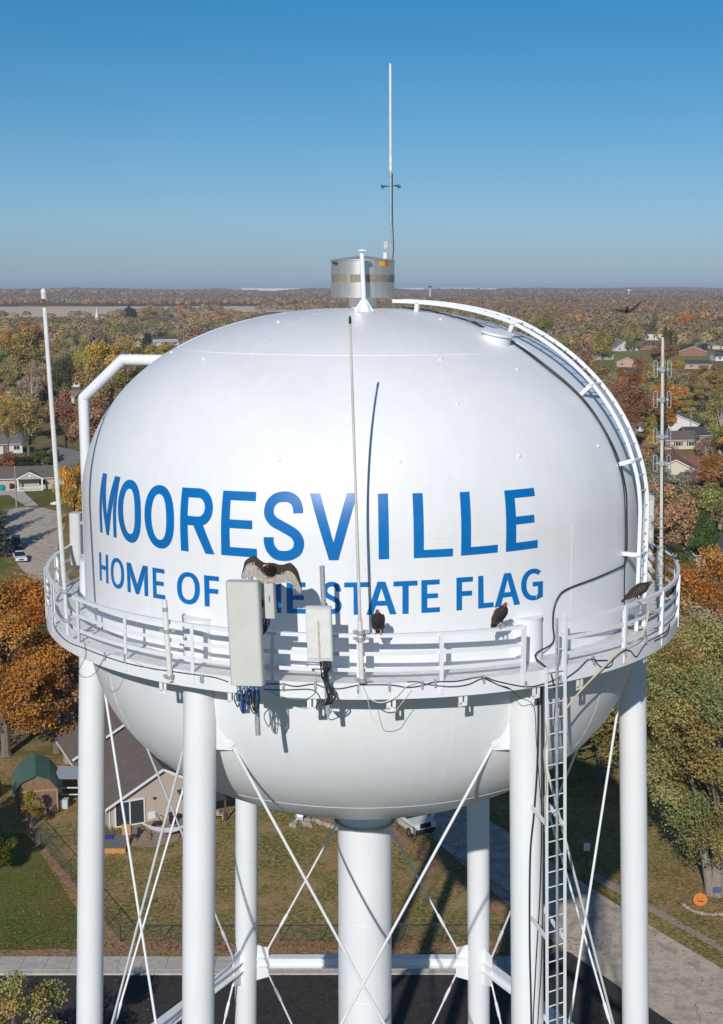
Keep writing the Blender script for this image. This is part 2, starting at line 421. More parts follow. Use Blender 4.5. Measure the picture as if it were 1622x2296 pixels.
for ch, cr, TL, TR, BL, BR, sx, sy in LET:
    box4 = [tank_hit(*cr(p)) for p in (TL, TR, BL, BR)]
    mb = MB()
    for i, qd in enumerate(glyph(ch, sx, sy)):
        big = ch not in 'OSG' and not (ch == 'R' and i > 2 and i < 17)
        patch(mb, qd, box4, 8 if big else 2, 8 if big else 2, 0.007 + (0.0012 * (i % 3) if ch in 'VAMR' else 0))
    mb.build('letter', BLUE, tank, 80)

# legs, riser, struts, bracing
def leg_r(z): return 7.55 + 0.0426 * (-10.5 - z)
def leg_c(k, z): return polar(rad(30 + 60 * k), leg_r(z), z)
for k in range(6):
    mb = MB(); mb.tube([leg_c(k, -HC), leg_c(k, -7.44)], .383, 40)
    lg = mb.build('leg', WHITE2, tower)
    mb = MB(); top = leg_c(k, -7.44); mb.tube([top, top + Vector((0, 0, .025))], .40, 40); mb.build('leg_cap', WHITE2, lg)
    for j in range(7):
        z = -11.35 - 2.2 * j
        mb = MB(); mb.tube([leg_c(k, z - .012), leg_c(k, z), leg_c(k, z + .012)], [.384, .389, .384], 40, cap=False); mb.build('splice_ring', WHITE2, lg, 80)
mb = MB(); mb.lathe([(.775, 0), (.775, HC + ZR + .1)], (TX + .07, TY, 0), 56); riser = mb.build('riser_pipe', WHITE2, tower)
for z in (-17.9, -20.3, -22.6):
    mb = MB(); mb.lathe([(.775, -.012), (.783, 0), (.775, .012)], (TX + .07, TY, HC + z), 56); mb.build('splice_ring', WHITE2, riser, 80)
mb = MB(); mb.lathe([(.772, 0), (.86, .02), (.905, .10), (.893, .105), (.85, .05), (.772, .03)], (TX + .07, TY, HC - 15.06), 56)
mb.build('drip_flange', MOSS, riser)
Z1, Z2 = -10.42, -22.75
def pin(a, b, z):
    """the pin of leg a facing leg b"""
    p, q = leg_c(a, z), leg_c(b, z); d = (q - p).normalized()
    return p + d * .72
for k in range(6):
    j = (k + 1) % 6
    for a, b in ((k, j), (j, k)):
        p, q = pin(a, b, Z1), pin(b, a, Z2)
        d = (q - p).normalized()
        mb = MB(); mb.tube([p, q], .034, 10); rod = mb.build('brace_rod', WHITE2, tower)
        mb = MB(); c = q - d * 1.3; mb.tube([c - d * .28, c - d * .2, c + d * .2, c + d * .28], [.038, .055, .055, .038], 8); mb.build('turnbuckle', WHITE2, rod)
        h = (leg_c(b, Z1) - leg_c(a, Z1)).normalized()
        base = leg_c(a, Z1)
        for (zz, s) in ((Z1, 1), (Z2, -1)):
            o = leg_c(a, zz); e = pin(a, b, zz) - o
            mb = MB()
            if s > 0:
                mb.plate([o + Vector((0, 0, .95)) + h * .3, o + h * .62 + Vector((0, 0, .22)), o + e + h * .10 + Vector((0, 0, -.05)), o + e + h * .02 + Vector((0, 0, -.17)), o + h * .3 + Vector((0, 0, -.15))], .05)
            else:
                mb.plate([o + h * .3 + Vector((0, 0, .25)), o + e + h * .06 + Vector((0, 0, .12)), o + e + h * .06 + Vector((0, 0, -.95)), o + h * .3 + Vector((0, 0, -1.1))], .05)
            g = mb.build('gusset_plate', WHITE2, tower)
            if s > 0:
                nrm = h.cross(Vector((0, 0, 1)))
                mb = MB(); mb.tube([o + e - nrm * .07, o + e + nrm * .07], .085, 16); mb.build('pin', WHITE2, g)
        p2, q2 = pin(a, b, Z2 - .75), leg_c(b, -HC + .6)
        d = (q2 - p2).normalized()
        mb = MB(); mb.tube([p2, q2], .032, 10); rod = mb.build('brace_rod', WHITE2, tower)
        c = p2 + d * 1.0
        mb = MB(); mb.tube([c - d * .28, c - d * .2, c + d * .2, c + d * .28], [.036, .052, .052, .036], 8); mb.build('turnbuckle', WHITE2, rod)
    p, q = leg_c(k, -23.15), leg_c(j, -23.15)
    d = (q - p).normalized()
    mb = MB(); p, q = p + d * .36, q - d * .36
    for zz in (-.165, .165): mb.bar(p + Vector((0, 0, zz)), q + Vector((0, 0, zz)), .30, .03)
    mb.bar(p, q, .03, .298)
    mb.build('strut', WHITE2, tower)

# balcony: floor, girder, railing
RB, ZF, ZTOP = 8.527, -8.40, -7.31
mb = MB(); mb.lathe([(RT - .02, ZF - .03), (RB, ZF - .03), (RB, ZF), (RT - .02, ZF)], (TX, TY, HC), 180); balc = mb.build('balcony', DECK, tower)
mb = MB(); mb.lathe([(RB - .02, -.335), (RB + .02, -.335), (RB + .02, .02), (RB - .02, .02), (RB - .02, -.335)], (TX, TY, HC + ZF), 180); mb.build('edge_girder', WHITE2, balc)
mb = MB(); mb.lathe([(RB - .16, -.33), (RB + .018, -.33), (RB + .018, -.318), (RB - .16, -.318), (RB - .16, -.33)], (TX, TY, HC + ZF - .012), 180); mb.build('girder_flange', WHITE2, balc)
G0, G1 = 24.4, 31.9                          # ladder opening in the railing, degrees
def arc_bar(name, r0, z0, w, h, horiz=0.0):
    mb = MB()
    pr = [(r0 - w / 2, -h / 2), (r0 + w / 2, -h / 2), (r0 + w / 2, h / 2), (r0 - w / 2, h / 2), (r0 - w / 2, -h / 2)]
    if horiz: pr = [(r0 - horiz, h / 2 - w), (r0 - w / 2, h / 2 - w), (r0 - w / 2, -h / 2), (r0 + w / 2, -h / 2), (r0 + w / 2, h / 2), (r0 - horiz, h / 2), (r0 - horiz, h / 2 - w)]
    mb.lathe(pr, (TX, TY, HC + z0), 170, th0=rad(G1), th1=rad(G0 + 360)); return mb.build(name, WHITE2, balc, 30)
arc_bar('top_rail', RB + .0, ZTOP - .03, .012, .075, horiz=.085)
arc_bar('mid_rail', RB + .0, -7.735, .012, .085); arc_bar('mid_rail', RB + .0, -8.09, .012, .085)
posts = [G0, 11.4, -.6, -13.1, -26, -39.2, -52.4, -65.5, -78.6, -91.7, -104.8, -118, -131, -144, G1, 45.6, 59, 72.3, 85.4, 98.5, 111.6, 124.7, 138, 151, 164, 177, 190, 203]
for d in posts:
    a = rad(d); p = polar(a, RB + .021, 0); out = Vector((math.sin(a), -math.cos(a), 0)); tan = Vector((math.cos(a), math.sin(a), 0))
    mb = MB()
    for o, w, t in ((out * .012, tan, .085), (-out * .032 - tan * .036, out, .075)):
        a0, b0 = p + o + Vector((0, 0, ZF - .27)), p + o + Vector((0, 0, ZTOP + .005))
        mb.bar(a0, b0, t, .012, up=w.cross(Vector((0, 0, 1))))
    mb.build('rail_post', WHITE2, balc)
for px, py in ((365, 1540), (520, 1564), (699, 1579), (877, 1579), (1038, 1568), (1300, 1531), (1202, 1551), (1448, 1470)):
    p = cyl(px, py, RB - .06); a = math.atan2(p.x - TX, TY - p.y)
    out = Vector((math.sin(a), -math.cos(a), 0)); tan = Vector((math.cos(a), math.sin(a), 0))
    mb = MB()
    mb.bar(p - tan * .05 + Vector((0, 0, .17)), p - tan * .05 - Vector((0, 0, .12)), .09, .014, up=out)
    mb.bar(p + tan * .07 + Vector((0, 0, .17)), p + tan * .07 - Vector((0, 0, .09)), .07, .014, up=out)
    mb.bar(p - tan * .1 - Vector((0, 0, .12)), p + tan * .1 - Vector((0, 0, .10)), .09, .014, up=out)
    mb.build('cable_bracket', WHITE2, balc)

for px, py in [(448.6 + .3319 * x, 1202.1 + .3319 * y) for x, y in ((10, 955), (565, 1012), (780, 1005), (1068, 1028), (1280, 1015), (1500, 1000), (1590, 988))] + [(986.8 + .3916 * x, 1202.1 + .3916 * y) for x, y in ((250, 815), (490, 848), (690, 815), (885, 715), (1060, 662), (1180, 592))] + [(236, 1470), (281, 1472), (455, 1520), (1330, 1478)]:
    p = cyl(px, py, RB + .035); a = math.atan2(p.x - TX, TY - p.y); out = Vector((math.sin(a), -math.cos(a), 0))
    mb = MB(); mb.bar(p + Vector((0, 0, .07)), p - Vector((0, 0, .06)), .055, .05, up=out); mb.tube([p + out * .03 - Vector((0, 0, .10)), p + out * .03 - Vector((0, 0, .02))], .022, 6); mb.build('cable_clip', GALV, balc)

# access ladder up the front right leg
lad = MB()
LT = rad(29.6); tl = Vector((math.cos(LT), math.sin(LT), 0))
def lad_p(z, s): return polar(LT, 8.62 + .0426 * max(0, -9 - z), z) + tl * s
lad.bar(lad_p(-HC, .24), lad_p(-7.05, .24), .075, .02, up=Vector((math.sin(LT), -math.cos(LT), 0)))
ladder = lad.build('access_ladder', WHITE2, tower)
mb = MB(); mb.bar(lad_p(-HC, -.24), lad_p(-8.3, -.24), .075, .02, up=Vector((math.sin(LT), -math.cos(LT), 0))); mb.build('stringer', WHITE2, ladder)
mb = MB(); mb.bar(lad_p(-8.42, .07), lad_p(-7.25, .07), .05, .015, up=Vector((math.sin(LT), -math.cos(LT), 0))); mb.build('stringer', WHITE2, ladder)
mb = MB(); mb.tube([lad_p(-HC, .03) + Vector((.02, -.05, 0)), lad_p(-7.2, -.02) + Vector((.02, -.05, 0))], .03, 8); mb.build('safety_rail', GALV, ladder)
for k in range(58):
    z = -8.42 - .357 * k
    mb = MB(); mb.tube([lad_p(z, -.24), lad_p(z, .24)], .014, 6); mb.build('rung', WHITE2, ladder)
for z in (-7.55, -7.93): mb = MB(); mb.tube([lad_p(z, .07), lad_p(z, .24)], .012, 6); mb.build('rung', WHITE2, ladder)
for z in (-11.9, -14.6, -17.3, -20.2, -24, -28):
    mb = MB(); a, b = lad_p(z, -.24), leg_c(0, z) + Vector((.05, -.36, .12))
    mb.bar(a, b, .02, .12); mb.build('standoff', WHITE2, ladder)
    mb = MB(); a, b = lad_p(z - .1, .24), leg_c(0, z) + Vector((.37, .05, .18))
    mb.bar(a, b, .02, .12); mb.build('standoff', WHITE2, ladder)

# roof ladder over the dome
RL = rad(60)
def roof_path(off, s, n=60):
    tt = Vector((math.cos(RL), math.sin(RL), 0)); out = []
    for k in range(n + 1):
        w = k / n
        if w < .72:
            u = w / .72; r = 1.05 + (7.15 - 1.05) * u**.8
            lo, hi = ZC, ZT
            for _ in range(40):
                m = (lo + hi) / 2
                if prof(m) > r: lo = m
                else: hi = m
            p = tank_pt(RL, lo, off if off < .1 else off - .19 * (1 - min(1, u * 2.2)))
        else: p = polar(RL, RT + off, -3.9 - (ZF + .02 + 3.9) * -1 * (w - .72) / .28) if False else tank_pt(RL, zz0 + (ZF + .03 - zz0) * (w - .72) / .28, off)
        if w < .72: zz0 = lo
        out.append(p + tt * s)
    return out
roof_l = None
for s in (-.27, .29):
    P = roof_path(.36, s); mb = MB()
    vs = []; fs = []
    Q = roof_path(.45, s)
    tt = Vector((math.cos(RL), math.sin(RL), 0)) * .018
    for p, q in zip(P, Q): vs += [p - tt, p + tt, q + tt, q - tt]
    for i in range(len(P) - 1):
        for k in range(4): fs.append((4 * i + k, 4 * i + (k + 1) % 4, 4 * i + 4 + (k + 1) % 4, 4 * i + 4 + k))
    fs += [(3, 2, 1, 0), tuple(len(vs) - 4 + k for k in range(4))]
    mb.add(vs, fs); o = mb.build('roof_ladder' if roof_l is None else 'stringer', WHITE2, roof_l or tower, 30)
    roof_l = roof_l or o
A, B = roof_path(.40, -.27, 240), roof_path(.40, .29, 240)
acc = 0; last = A[0]
for a, b in zip(A, B):
    acc += (a - last).length; last = a
    if acc > .33:
        acc = 0; mb = MB(); mb.tube([a, b], .014, 6); mb.build('rung', WHITE2, roof_l)
A0, B0, C0 = roof_path(0, -.27), roof_path(.40, -.27), roof_path(.40, .29)
for k in (3, 20, 36, 45, 53):
    mb = MB(); mb.bar(A0[k], B0[k], .10, .10, up=Vector((.5, .86, 0))); mb.bar(B0[k] + (B0[k] - C0[k]) * .15, C0[k], .09, .03); mb.build('standoff', WHITE2, roof_l)

# roof hatch, overflow pipe, roof post, vent
th, z = tank_hit(1113, 762)
c = tank_pt(th, z); n = (tank_pt(th, z, .2) - c).normalized()
hz = Vector((n.x * .55, n.y * .55, n.z)).normalized()
mb = MB(); mb.tube([c - hz * .2, c + hz * .16, c + hz * .16, c + hz * .21], [.36, .36, .42, .42], 36)
hatch = mb.build('roof_hatch', WHITE, tower)
mb = MB(); mb.tube([c + hz * .21, c + hz * .235], [.42, .30], 36); mb.build('hatch_lid', WHITE, hatch)
ov = [at(187, 1120, 38), at(187, 892, 38), at(275, 806, 37.6), Vector((-4.6, 36.9, at(275, 806, 37.6).z))]
ov[3].z = at(300, 805.5, 37.5).z
mb = MB()
for a, b in ((ov[0] + Vector((.12, 0, -6.4)), ov[1]), (ov[1], ov[2]), (ov[2], ov[3])):
    mb.tube([a, b], .152, 24)
for q in ov[1:3]: mb.lathe([(.152 * math.cos(t), .152 * math.sin(t)) for t in (-1.5, -1, -.5, 0, .5, 1, 1.5)], q, 24)
mb.build('overflow_pipe', WHITE2, tower, 40)
pb = Vector((.03 + TX, 34.55, 0)); pb.z = HC - .62
mb = MB(); mb.tube([pb - Vector((0, 0, .05)), pb + Vector((0, 0, .12)), pb + Vector((0, 0, .22)), pb + Vector((-.05, 0, 1.45))], [.20, .15, .065, .062], 16)
mb.tube([pb + Vector((-.03, 0, 1.50)), pb + Vector((-.03, 0, 1.53)), pb + Vector((-.03, 0, 1.56))], [.13, .12, .03], 16)
mb.bar(pb + Vector((-.05, 0, 1.42)), pb + Vector((-.03, .0, 1.5)), .02, .02)
for k in range(6):
    a = PI / 3 * k; mb.plate([pb + Vector((math.cos(a) * .06, math.sin(a) * .06, .30)), pb + Vector((math.cos(a) * .26, math.sin(a) * .26, -.02)), pb + Vector((math.cos(a) * .05, math.sin(a) * .05, -.02))], .015)
mb.build('roof_post', WHITE2, tower)
VC = Vector((TX, TY, HC))
mb = MB(); mb.lathe([(.375, -.62), (.375, -.28)], VC, 40); vent = mb.build('roof_vent', WHITE2, tower)
mb = MB(); mb.lathe([(.30, -.285), (.845, -.30), (.845, .10), (.845, .10)], VC, 64); mb.lathe([(.845, .30), (.845, .655), (.868, .655), (.868, .69), (.845, .69)], VC, 64); mb.build('drum', STAIN, vent)
mb = MB()
for k in range(7): mb.lathe([(.845, .10 + k * .0286), (.815, .112 + k * .0286), (.848, .1286 + k * .0286)], VC, 64)
mb.build('louvre_band', SCREEN, vent)
for a in (-25, 95, 160, 215):
    mb = MB(); p = VC + Vector((math.sin(rad(a)) * .85, -math.cos(rad(a)) * .85, 0))
    mb.bar(p + Vector((0, 0, .08)), p + Vector((0, 0, .32)), .10, .012, up=Vector((math.sin(rad(a)), -math.cos(rad(a)), 0))); mb.build('drum_strap', STAIN, vent)
mb = MB(); mb.lathe([(.86, .69), (.45, .745), (.02, .80)], VC, 64); mb.build('cone_roof', GALV, vent)
for a0, a1, m in ((31, 43, YEL), (43.3, 53, ORA)):
    mb = MB(); mb.lathe([(.850, .525), (.850, .655)], VC, 6, th0=rad(a0), th1=rad(a1)); mb.build('warning_sticker', m, vent)
mb = MB(); p = VC + Vector((-.72, -.47, .60)); mb.bar(p + Vector((-.07, 0, 0)), p + Vector((.13, -.06, -.02)), .05, .05); mb.bar(p + Vector((0, 0, .03)), p + Vector((.06, -.02, -.08)), .04, .03); mb.build('latch', BLACK, vent)

# ------------------------------------------------------------------ antennas and gear bolted to the balcony
def frame_at(th, r, z):
    """origin and axes at the balcony rim: out, along, up"""
    return polar(th, r, z), Vector((math.sin(th), -math.cos(th), 0)), Vector((math.cos(th), math.sin(th), 0))
def clamps(t, base, axis, zs_, r=.10):
    for z in zs_:
        c = base + axis * z; mb = MB(); mb.tube([c - axis * .04, c + axis * .04], r, 10)
        mb.bar(c + Vector((-.16, .05, 0)), c + Vector((.18, .05, 0)), .05, .06); mb.build('clamp', GALV, t)
# tall white whip, left
b, tp = Vector((-7.02, 30.86, HC - 8.2)), at(97, 650, 31.2)
wl = thing('whip_antenna', 'tall white whip antenna with a round tip at the left end of the balcony', 'antenna', b)
ax = (tp - b).normalized(); L = (tp - b).length
mb = MB(); mb.tube([b, b + ax * 1.3, b + ax * 1.35, tp - ax * .40], [.045, .045, .056, .050], 12); mb.build('pole', FIBRE, wl)
mb = MB(); mb.tube([tp - ax * .42, tp - ax * .40, tp - ax * .24, tp - ax * .2], [.05, .03, .028, .05], 10); mb.build('fitting', BRASS, wl)
mb = MB(); mb.tube([tp - ax * .21, tp - ax * .2, tp - ax * .06, tp - ax * .05, tp + ax * .01, tp + ax * .04], [.05, .06, .06, .066, .05, .02], 12); mb.build('tip', FIBRE, wl)
clamps(wl, b, ax, (.35, 1.05))
# weathered whip, middle front
b, tp = cyl(812, 1530, 8.66), at(785, 708, 27.3)
wm = thing('whip_antenna', 'weathered white whip antenna rising in front of the lettering at mid balcony', 'antenna', b)
ax = (tp - b).normalized()
mb = MB(); mb.tube([b, b + ax * 1.35], .052, 12); mb.build('sleeve', FIBRE, wm)
mb = MB(); mb.tube([b + ax * 1.35, b + ax * 1.40, tp - ax * .14], [.052, .036, .023], 12); mb.build('pole', WORN, wm)
mb = MB(); mb.tube([tp - ax * .16, tp - ax * .15, tp - ax * .05, tp], [.024, .028, .028, .016], 10); mb.build('tip', BLACK, wm)
clamps(wm, b, ax, (.05, .95, 1.1), .095)
# dipole array, right
b, tp = Vector((7.45, 32.2, HC - 8.3)), at(1487, 756, 32.0)
da = thing('dipole_antenna', 'folded dipole antenna with four pairs of loops at the right end of the balcony', 'antenna', b)
ax = (tp - b).normalized(); L = (tp - b).length
mb = MB(); mb.tube([b, tp - ax * .2, tp], [.046, .038, .028], 12); mb.build('mast', WORN, da)
mb = MB(); mb.tube([b + ax * (L * .40), b + ax * (L * .93)], .012, 6); 
for v in mb.v[:]: pass
mb = MB(); mb.tube(smooth_path([b + ax * (L * q) + Vector((.055 + .02 * math.sin(9 * q), -.03, 0)) for q in (.05, .2, .35, .5, .62, .7, .8, .9)], 4), .016, 6); mb.build('feed_cable', BLACK, da)
for py in (827, 895, 978, 1038):
    c = at(1486, py, 32.1); q = (c - b).dot(ax); c = b + ax * q
    mb = MB(); mb.bar(c - Vector((.15, 0, 0)), c + Vector((.15, 0, 0)), .035, .045); mb.tube([c - ax * .06, c + ax * .06], .075, 10); arm = mb.build('cross_arm', GALV, da)
    for s in (-1, 1):
        o = c + Vector((s * .165, 0, 0)); pts = []
        for k in range(25):
            a = 2 * PI * k / 24
            pts.append(o + Vector((.045 * math.cos(a), 0, 0)) + ax * (.155 * (1 if math.sin(a) > 0 else -1) + .045 * math.sin(a)))
        mb = MB(); mb.tube(pts, .011, 6, cap=False); mb.build('loop', GALV, arm)
for k in range(11):
    c = b + ax * (.3 + .24 * k); mb = MB(); mb.tube([c - ax * .012, c + ax * .012], .072, 8); mb.bar(c - Vector((.10, 0, 0)), c + Vector((.10, 0, 0)), .02, .02); mb.build('cable_tie', GALV, da)
# mast on the roof vent
b = Vector((TX + .76, TY + .25, HC + .66)); tp = at(875.5, 142, 36.25)
ms = thing('mast_antenna', 'tall slim mast antenna standing on the steel roof vent', 'antenna', b)
ax = (tp - b).normalized(); L = (tp - b).length
mid = b + ax * (L * .455)
mb = MB(); mb.tube([b, mid], .031, 10); mb.build('mast', GALV, ms)
mb = MB(); mb.tube([mid, mid + ax * .2, tp - ax * .05, tp], [.03, .037, .034, .026], 12); mb.build('radome', FIBRE, ms)
for q0, q1 in ((.505, .535), (.465, .49)):
    mb = MB(); mb.tube([b + ax * (L * q0), b + ax * (L * q1)], .040, 12); mb.build('white_band', WHITE2, ms)
c = b + ax * (L * .385)
mb = MB(); mb.tube([c - Vector((.20, 0, .01)), c + Vector((.20, 0, .02))], .012, 6); ca = mb.build('cross_arm', BLACK, ms)
for s in (-1, 1):
    mb = MB(); o = c + Vector((s * .19, 0, 0)); r2 = random.Random(3 + s)
    for k in range(26):
        d = Vector((r2.gauss(0, 1), r2.gauss(0, 1), r2.gauss(0, .8))).normalized(); mb.tube([o, o + d * .09], .0035, 4)
    mb.build('bristle_tuft', BLACK, ca)
mb = MB(); mb.tube(smooth_path([b + Vector((.05, 0, .05)), b + ax * .4 + Vector((.07, 0, 0)), b + ax * 1.2 + Vector((.045, 0, 0)), b + ax * (L * .45) + Vector((.045, 0, 0))], 4), .014, 6); mb.build('feed_cable', BLACK, ms)
mb = MB(); c = b + ax * .42 + Vector((-.13, -.02, 0)); mb.rbox(.16, .08, .20, .02, c); mb.bar(c, c + Vector((.14, 0, 0)), .03, .03); mb.build('junction_box', GALV, ms)
mb = MB(); mb.bar(b + Vector((-.12, 0, .0)), b + Vector((.14, 0, .0)), .14, .03); mb.build('foot_plate', GALV, ms)
mb = MB(); c = Vector((TX + .60, TY - .2, HC + .69)); mb.tube([c, c + Vector((0, 0, .03)), c + Vector((0, 0, .03)), c + Vector((0, 0, .17)), c + Vector((0, 0, .19))], [.05, .05, .07, .07, .055], 14)
tag(mb.build('gps_antenna', FIBRE), 'small white cylinder antenna on the vent rim beside the mast', 'antenna')

LEAN = 0.035
def panel_antenna(name, label, c, face, w, d, h, lean, mat_front, pole_span, group=None, ribs=True):
    """face: angle the front looks to, from straight at the camera, to the right"""
    t = thing(name, label, 'antenna', (0, 0, 0), group, local=True)
    mb = MB(); mb.rbox(w, d, h, min(d, w) * .28, (0, 0, 0), 5); body = mb.build('radome', mat_front, t)
    mb = MB(); mb.rbox(w * 1.004, d * 1.004, .05, min(d, w) * .28, (0, 0, h / 2 + .008), 5); mb.build('end_cap', GREYBOX, body)
    mb = MB(); mb.rbox(w * 1.004, d * 1.004, .05, min(d, w) * .28, (0, 0, -h / 2 - .008), 5); mb.build('end_cap', GREYBOX, body)
    px, py = .06, d / 2 + .20
    mb = MB(); mb.tube([(px, py, pole_span[0]), (px, py, pole_span[1])], .055, 14); mb.build('mounting_pole', GALV, t)
    for z in (-h * .33, h * .33):
        mb = MB(); mb.box((px, d / 2 + .07, z), (.12, .16, .08)); mb.tube([(px, py, z - .05), (px, py, z + .05)], .085, 12); mb.build('bracket', GALV, t)
    t.rotation_euler = (0, lean * -1, face); t.location = c
    return t
# the big one
c = at(551, 1419, 26.55)
pa = panel_antenna('panel_antenna', 'large beige panel antenna on the front railing under the spread winged vulture', c, rad(-12), .70, .26, 2.12, LEAN, RADOME, (-2.3, 1.14))
mb = MB(); mb.rbox(.005, .01, 2.06, .001, (-.06, -.131, 0)); mb.rbox(.005, .01, 2.06, .001, (.03, -.131, 0))
mb.build('front_rib', RADOME, pa)
mb = MB(); mb.rbox(.36, .20, .74, .03, (.36, .42, .60)); ru = mb.build('radio_unit', GREYBOX, pa)
mb = MB()
for k in range(9): mb.box((.34 - .15 + .037 * k, .53, .62), (.012, .06, .64))
mb.build('cooling_fins', GREYBOX, ru)
mb = MB(); mb.box((.30, .30, .55), (.03, .05, .16)); mb.box((.45, .31, .65), (.012, .02, .14)); mb.build('handle', BLACK, ru)
rj = random.Random(5)
for k in range(14):
    x = -.24 + .035 * k + rj.uniform(-.01, .01); y = -.05 + rj.uniform(-.06, .08)
    dx = rj.uniform(-.16, .22); dz = rj.uniform(.42, .66)
    P = smooth_path([(x, y, -1.08), (x + .01, y, -1.25), (x + dx * .2, y + .03, -1.08 - dz * .8), (x + dx * .6, y + .07, -1.08 - dz), (x + dx, y + .15, -1.0 - dz * .7), (.06 + dx * .3, .30, -1.15), (.10, .31, -.95)], 5)
    mb = MB(); mb.tube(P, .013, 6); mb.build('jumper_cable', BLACK if k % 3 else BLUEC, pa)
    mb = MB(); mb.tube([(x, y, -1.07), (x + .005, y, -1.20)], .019, 6); mb.build('connector', BLUEC if k % 2 else GALV, pa)
for k in range(7):
    x = .22 + .03 * k
    mb = MB(); mb.tube(smooth_path([(x, .40, .28), (x - .02, .40, .05), (.16 + rj.uniform(-.05, .08), .36, -.35), (.14 + rj.uniform(-.05, .05), .36, -.8), (.12, .33, -1.2)], 5), .014, 6); mb.build('jumper_cable', BLACK, pa)
# the smaller one
c = at(717, 1420, 26.95)
ps = panel_antenna('panel_antenna', 'smaller pale panel antenna with a brown streak left of the middle whip', c, rad(-9), .545, .10, 1.10, LEAN, GREYBOX, (-1.82, 1.38))
mb = MB(); mb.rbox(.50, .02, 1.03, .008, (-.01, -.052, 0)); fr = mb.build('front_cover', FIBRE, ps)
mb = MB(); r2 = random.Random(8)
for k in range(16):
    z = .27 - .05 * k; mb.add([(-.022 - .008 * r2.random(), -.0635, z), (.012 + .01 * r2.random(), -.0635, z), (.01 + .012 * r2.random(), -.0635, z - .049), (-.018 - .012 * r2.random(), -.0635, z - .049)], [(0, 1, 2, 3)])
mb.build('dirt_streak', mat('brown_streak', (.36, .30, .20), .8, c2=(.55, .53, .48), scale=9), fr, 0)
for k in range(8):
    x = -.02 + .03 * k
    P = smooth_path([(x, .0, -.56), (x + .01, .03, -.75), (.05 + rj.uniform(-.08, .08), .14, -1.0), (.10 + rj.uniform(-.1, .12), .12, -1.25), (.16 + rj.uniform(-.1, .1), .14, -1.45), (.02, .2, -1.62), (-.14 + .03 * k, .25, -1.5)], 5)
    mb = MB(); mb.tube(P, .013, 6); mb.build('jumper_cable', BLACK, ps)
mb = MB(); mb.tube([(-.05, .05, -.68), (-.30, .03, -.66)], .012, 6); mb.tube([(-.30, .03, -.66), (-.30, .03, -.72)], .03, 8); mb.build('hook_arm', GALV, ps)
# two panels round the back of the tank, only their edges show
for px, y0, y1, Yd, fc, lab in ((172, 1152, 1262, 37.6, rad(-98), 'grey panel antenna half hidden behind the left edge of the tank'), (1455, 1110, 1300, 38.3, rad(75), 'pale panel antenna behind the roof ladder on the right')):
    a0, a1 = at(px, y0, Yd), at(px - 3 * (px > 811), y1, Yd); h = (a0 - a1).length
    t = panel_antenna('panel_antenna', lab, (a0 + a1) / 2, fc, .38, .34, h, LEAN * .6, RADOME if px > 811 else GREYBOX, (-h / 2 - .5, h / 2 + .1))
    mb = MB(); mb.rbox(.3, .16, .5, .02, (0, .42, -h * .3)); mb.build('radio_unit', GREYBOX, t)
    for k in range(5):
        mb = MB(); mb.tube(smooth_path([(-.1 + .05 * k, .1, -h / 2), (-.1 + .05 * k, .15, -h / 2 - .3), (0, .35, -h / 2 - .4), (.1, .4, -h / 2 - .2)], 4), .014, 6); mb.build('jumper_cable', BLACK, t)
# small white tube antenna on the left railing
b, tp = cyl(382, 1527, 8.62), at(369, 1345, 28.5)
ta = thing('tube_antenna', 'short white tube antenna with a grey band on the front left railing', 'antenna', b)
ax = (tp - b).normalized(); L = (tp - b).length
mb = MB(); mb.tube([b, tp - ax * .02, tp], [.060, .060, .05], 16); mb.build('tube', FIBRE, ta)
mb = MB(); mb.tube([b + ax * (L * .86), b + ax * (L * .91)], .0615, 16); mb.build('grey_band', GALV, ta)
clamps(ta, b, ax, (.1, L * .62), .085)

# ------------------------------------------------------------------ cables
def cable(label, pts, r, m, name='cable', k=5):
    mb = MB(); mb.tube(smooth_path(pts, k), r * .85, 6); return tag(mb.build(name, m), label, 'cable')
def c5(*p): return [cyl(448.6 + .3319 * x, 1202.1 + .3319 * y, 8.575) for x, y in p]
def c6(r, *p): return [cyl(986.8 + .3916 * x, 1202.1 + .3916 * y, r) for x, y in p]
def c9(r, *p): return [cyl(1031.7 + .3639 * x, 1614.8 + .3639 * y, r) for x, y in p]
def c4(*p): return [cyl(.3319 * x, 1112.4 + .3319 * y, 8.575) for x, y in p]
cable('black cable sagging along the balcony edge from the big panel to the middle whip', c5((445, 1000), (560, 1000), (650, 1015), (770, 1000), (850, 1025), (950, 1030), (1070, 1005)), .014, BLACK)
cable('lower black cable looping under the balcony edge beside the smaller panel', c5((430, 1038), (560, 1040), (735, 1035), (790, 1060), (812, 1105), (785, 1150), (800, 1175), (850, 1160), (900, 1120)), .013, BLACK)
cable('thin green wire hanging between the two front panels', c5((480, 1050), (540, 1080), (640, 1100), (720, 1098), (775, 1060), (786, 1000), (784, 940)), .008, GREENC)
cable('white cable drooping to the right of the middle whip', c5((1100, 1010), (1140, 1090), (1220, 1125), (1320, 1090), (1390, 1020), (1470, 990)), .016, WHITEC)
cable('thin grey cable hanging lowest in a loop right of the middle whip', c5((1125, 1060), (1150, 1180), (1180, 1250), (1280, 1235), (1340, 1160), (1430, 1040)), .008, WHITEC)
cable('black cable running along the balcony edge right of the middle whip', c5((1075, 1005), (1280, 1005), (1400, 1022), (1500, 1010), (1590, 985)) + c6(8.575, (100, 830), (240, 806), (330, 832), (490, 862), (590, 848), (690, 810)), .014, BLACK)
cable('second black cable crossing the first near the front right railing', c5((1400, 985), (1470, 985), (1560, 1005)) + c6(8.59, (60, 862), (160, 850), (250, 815), (330, 850), (400, 875)), .012, BLACK)
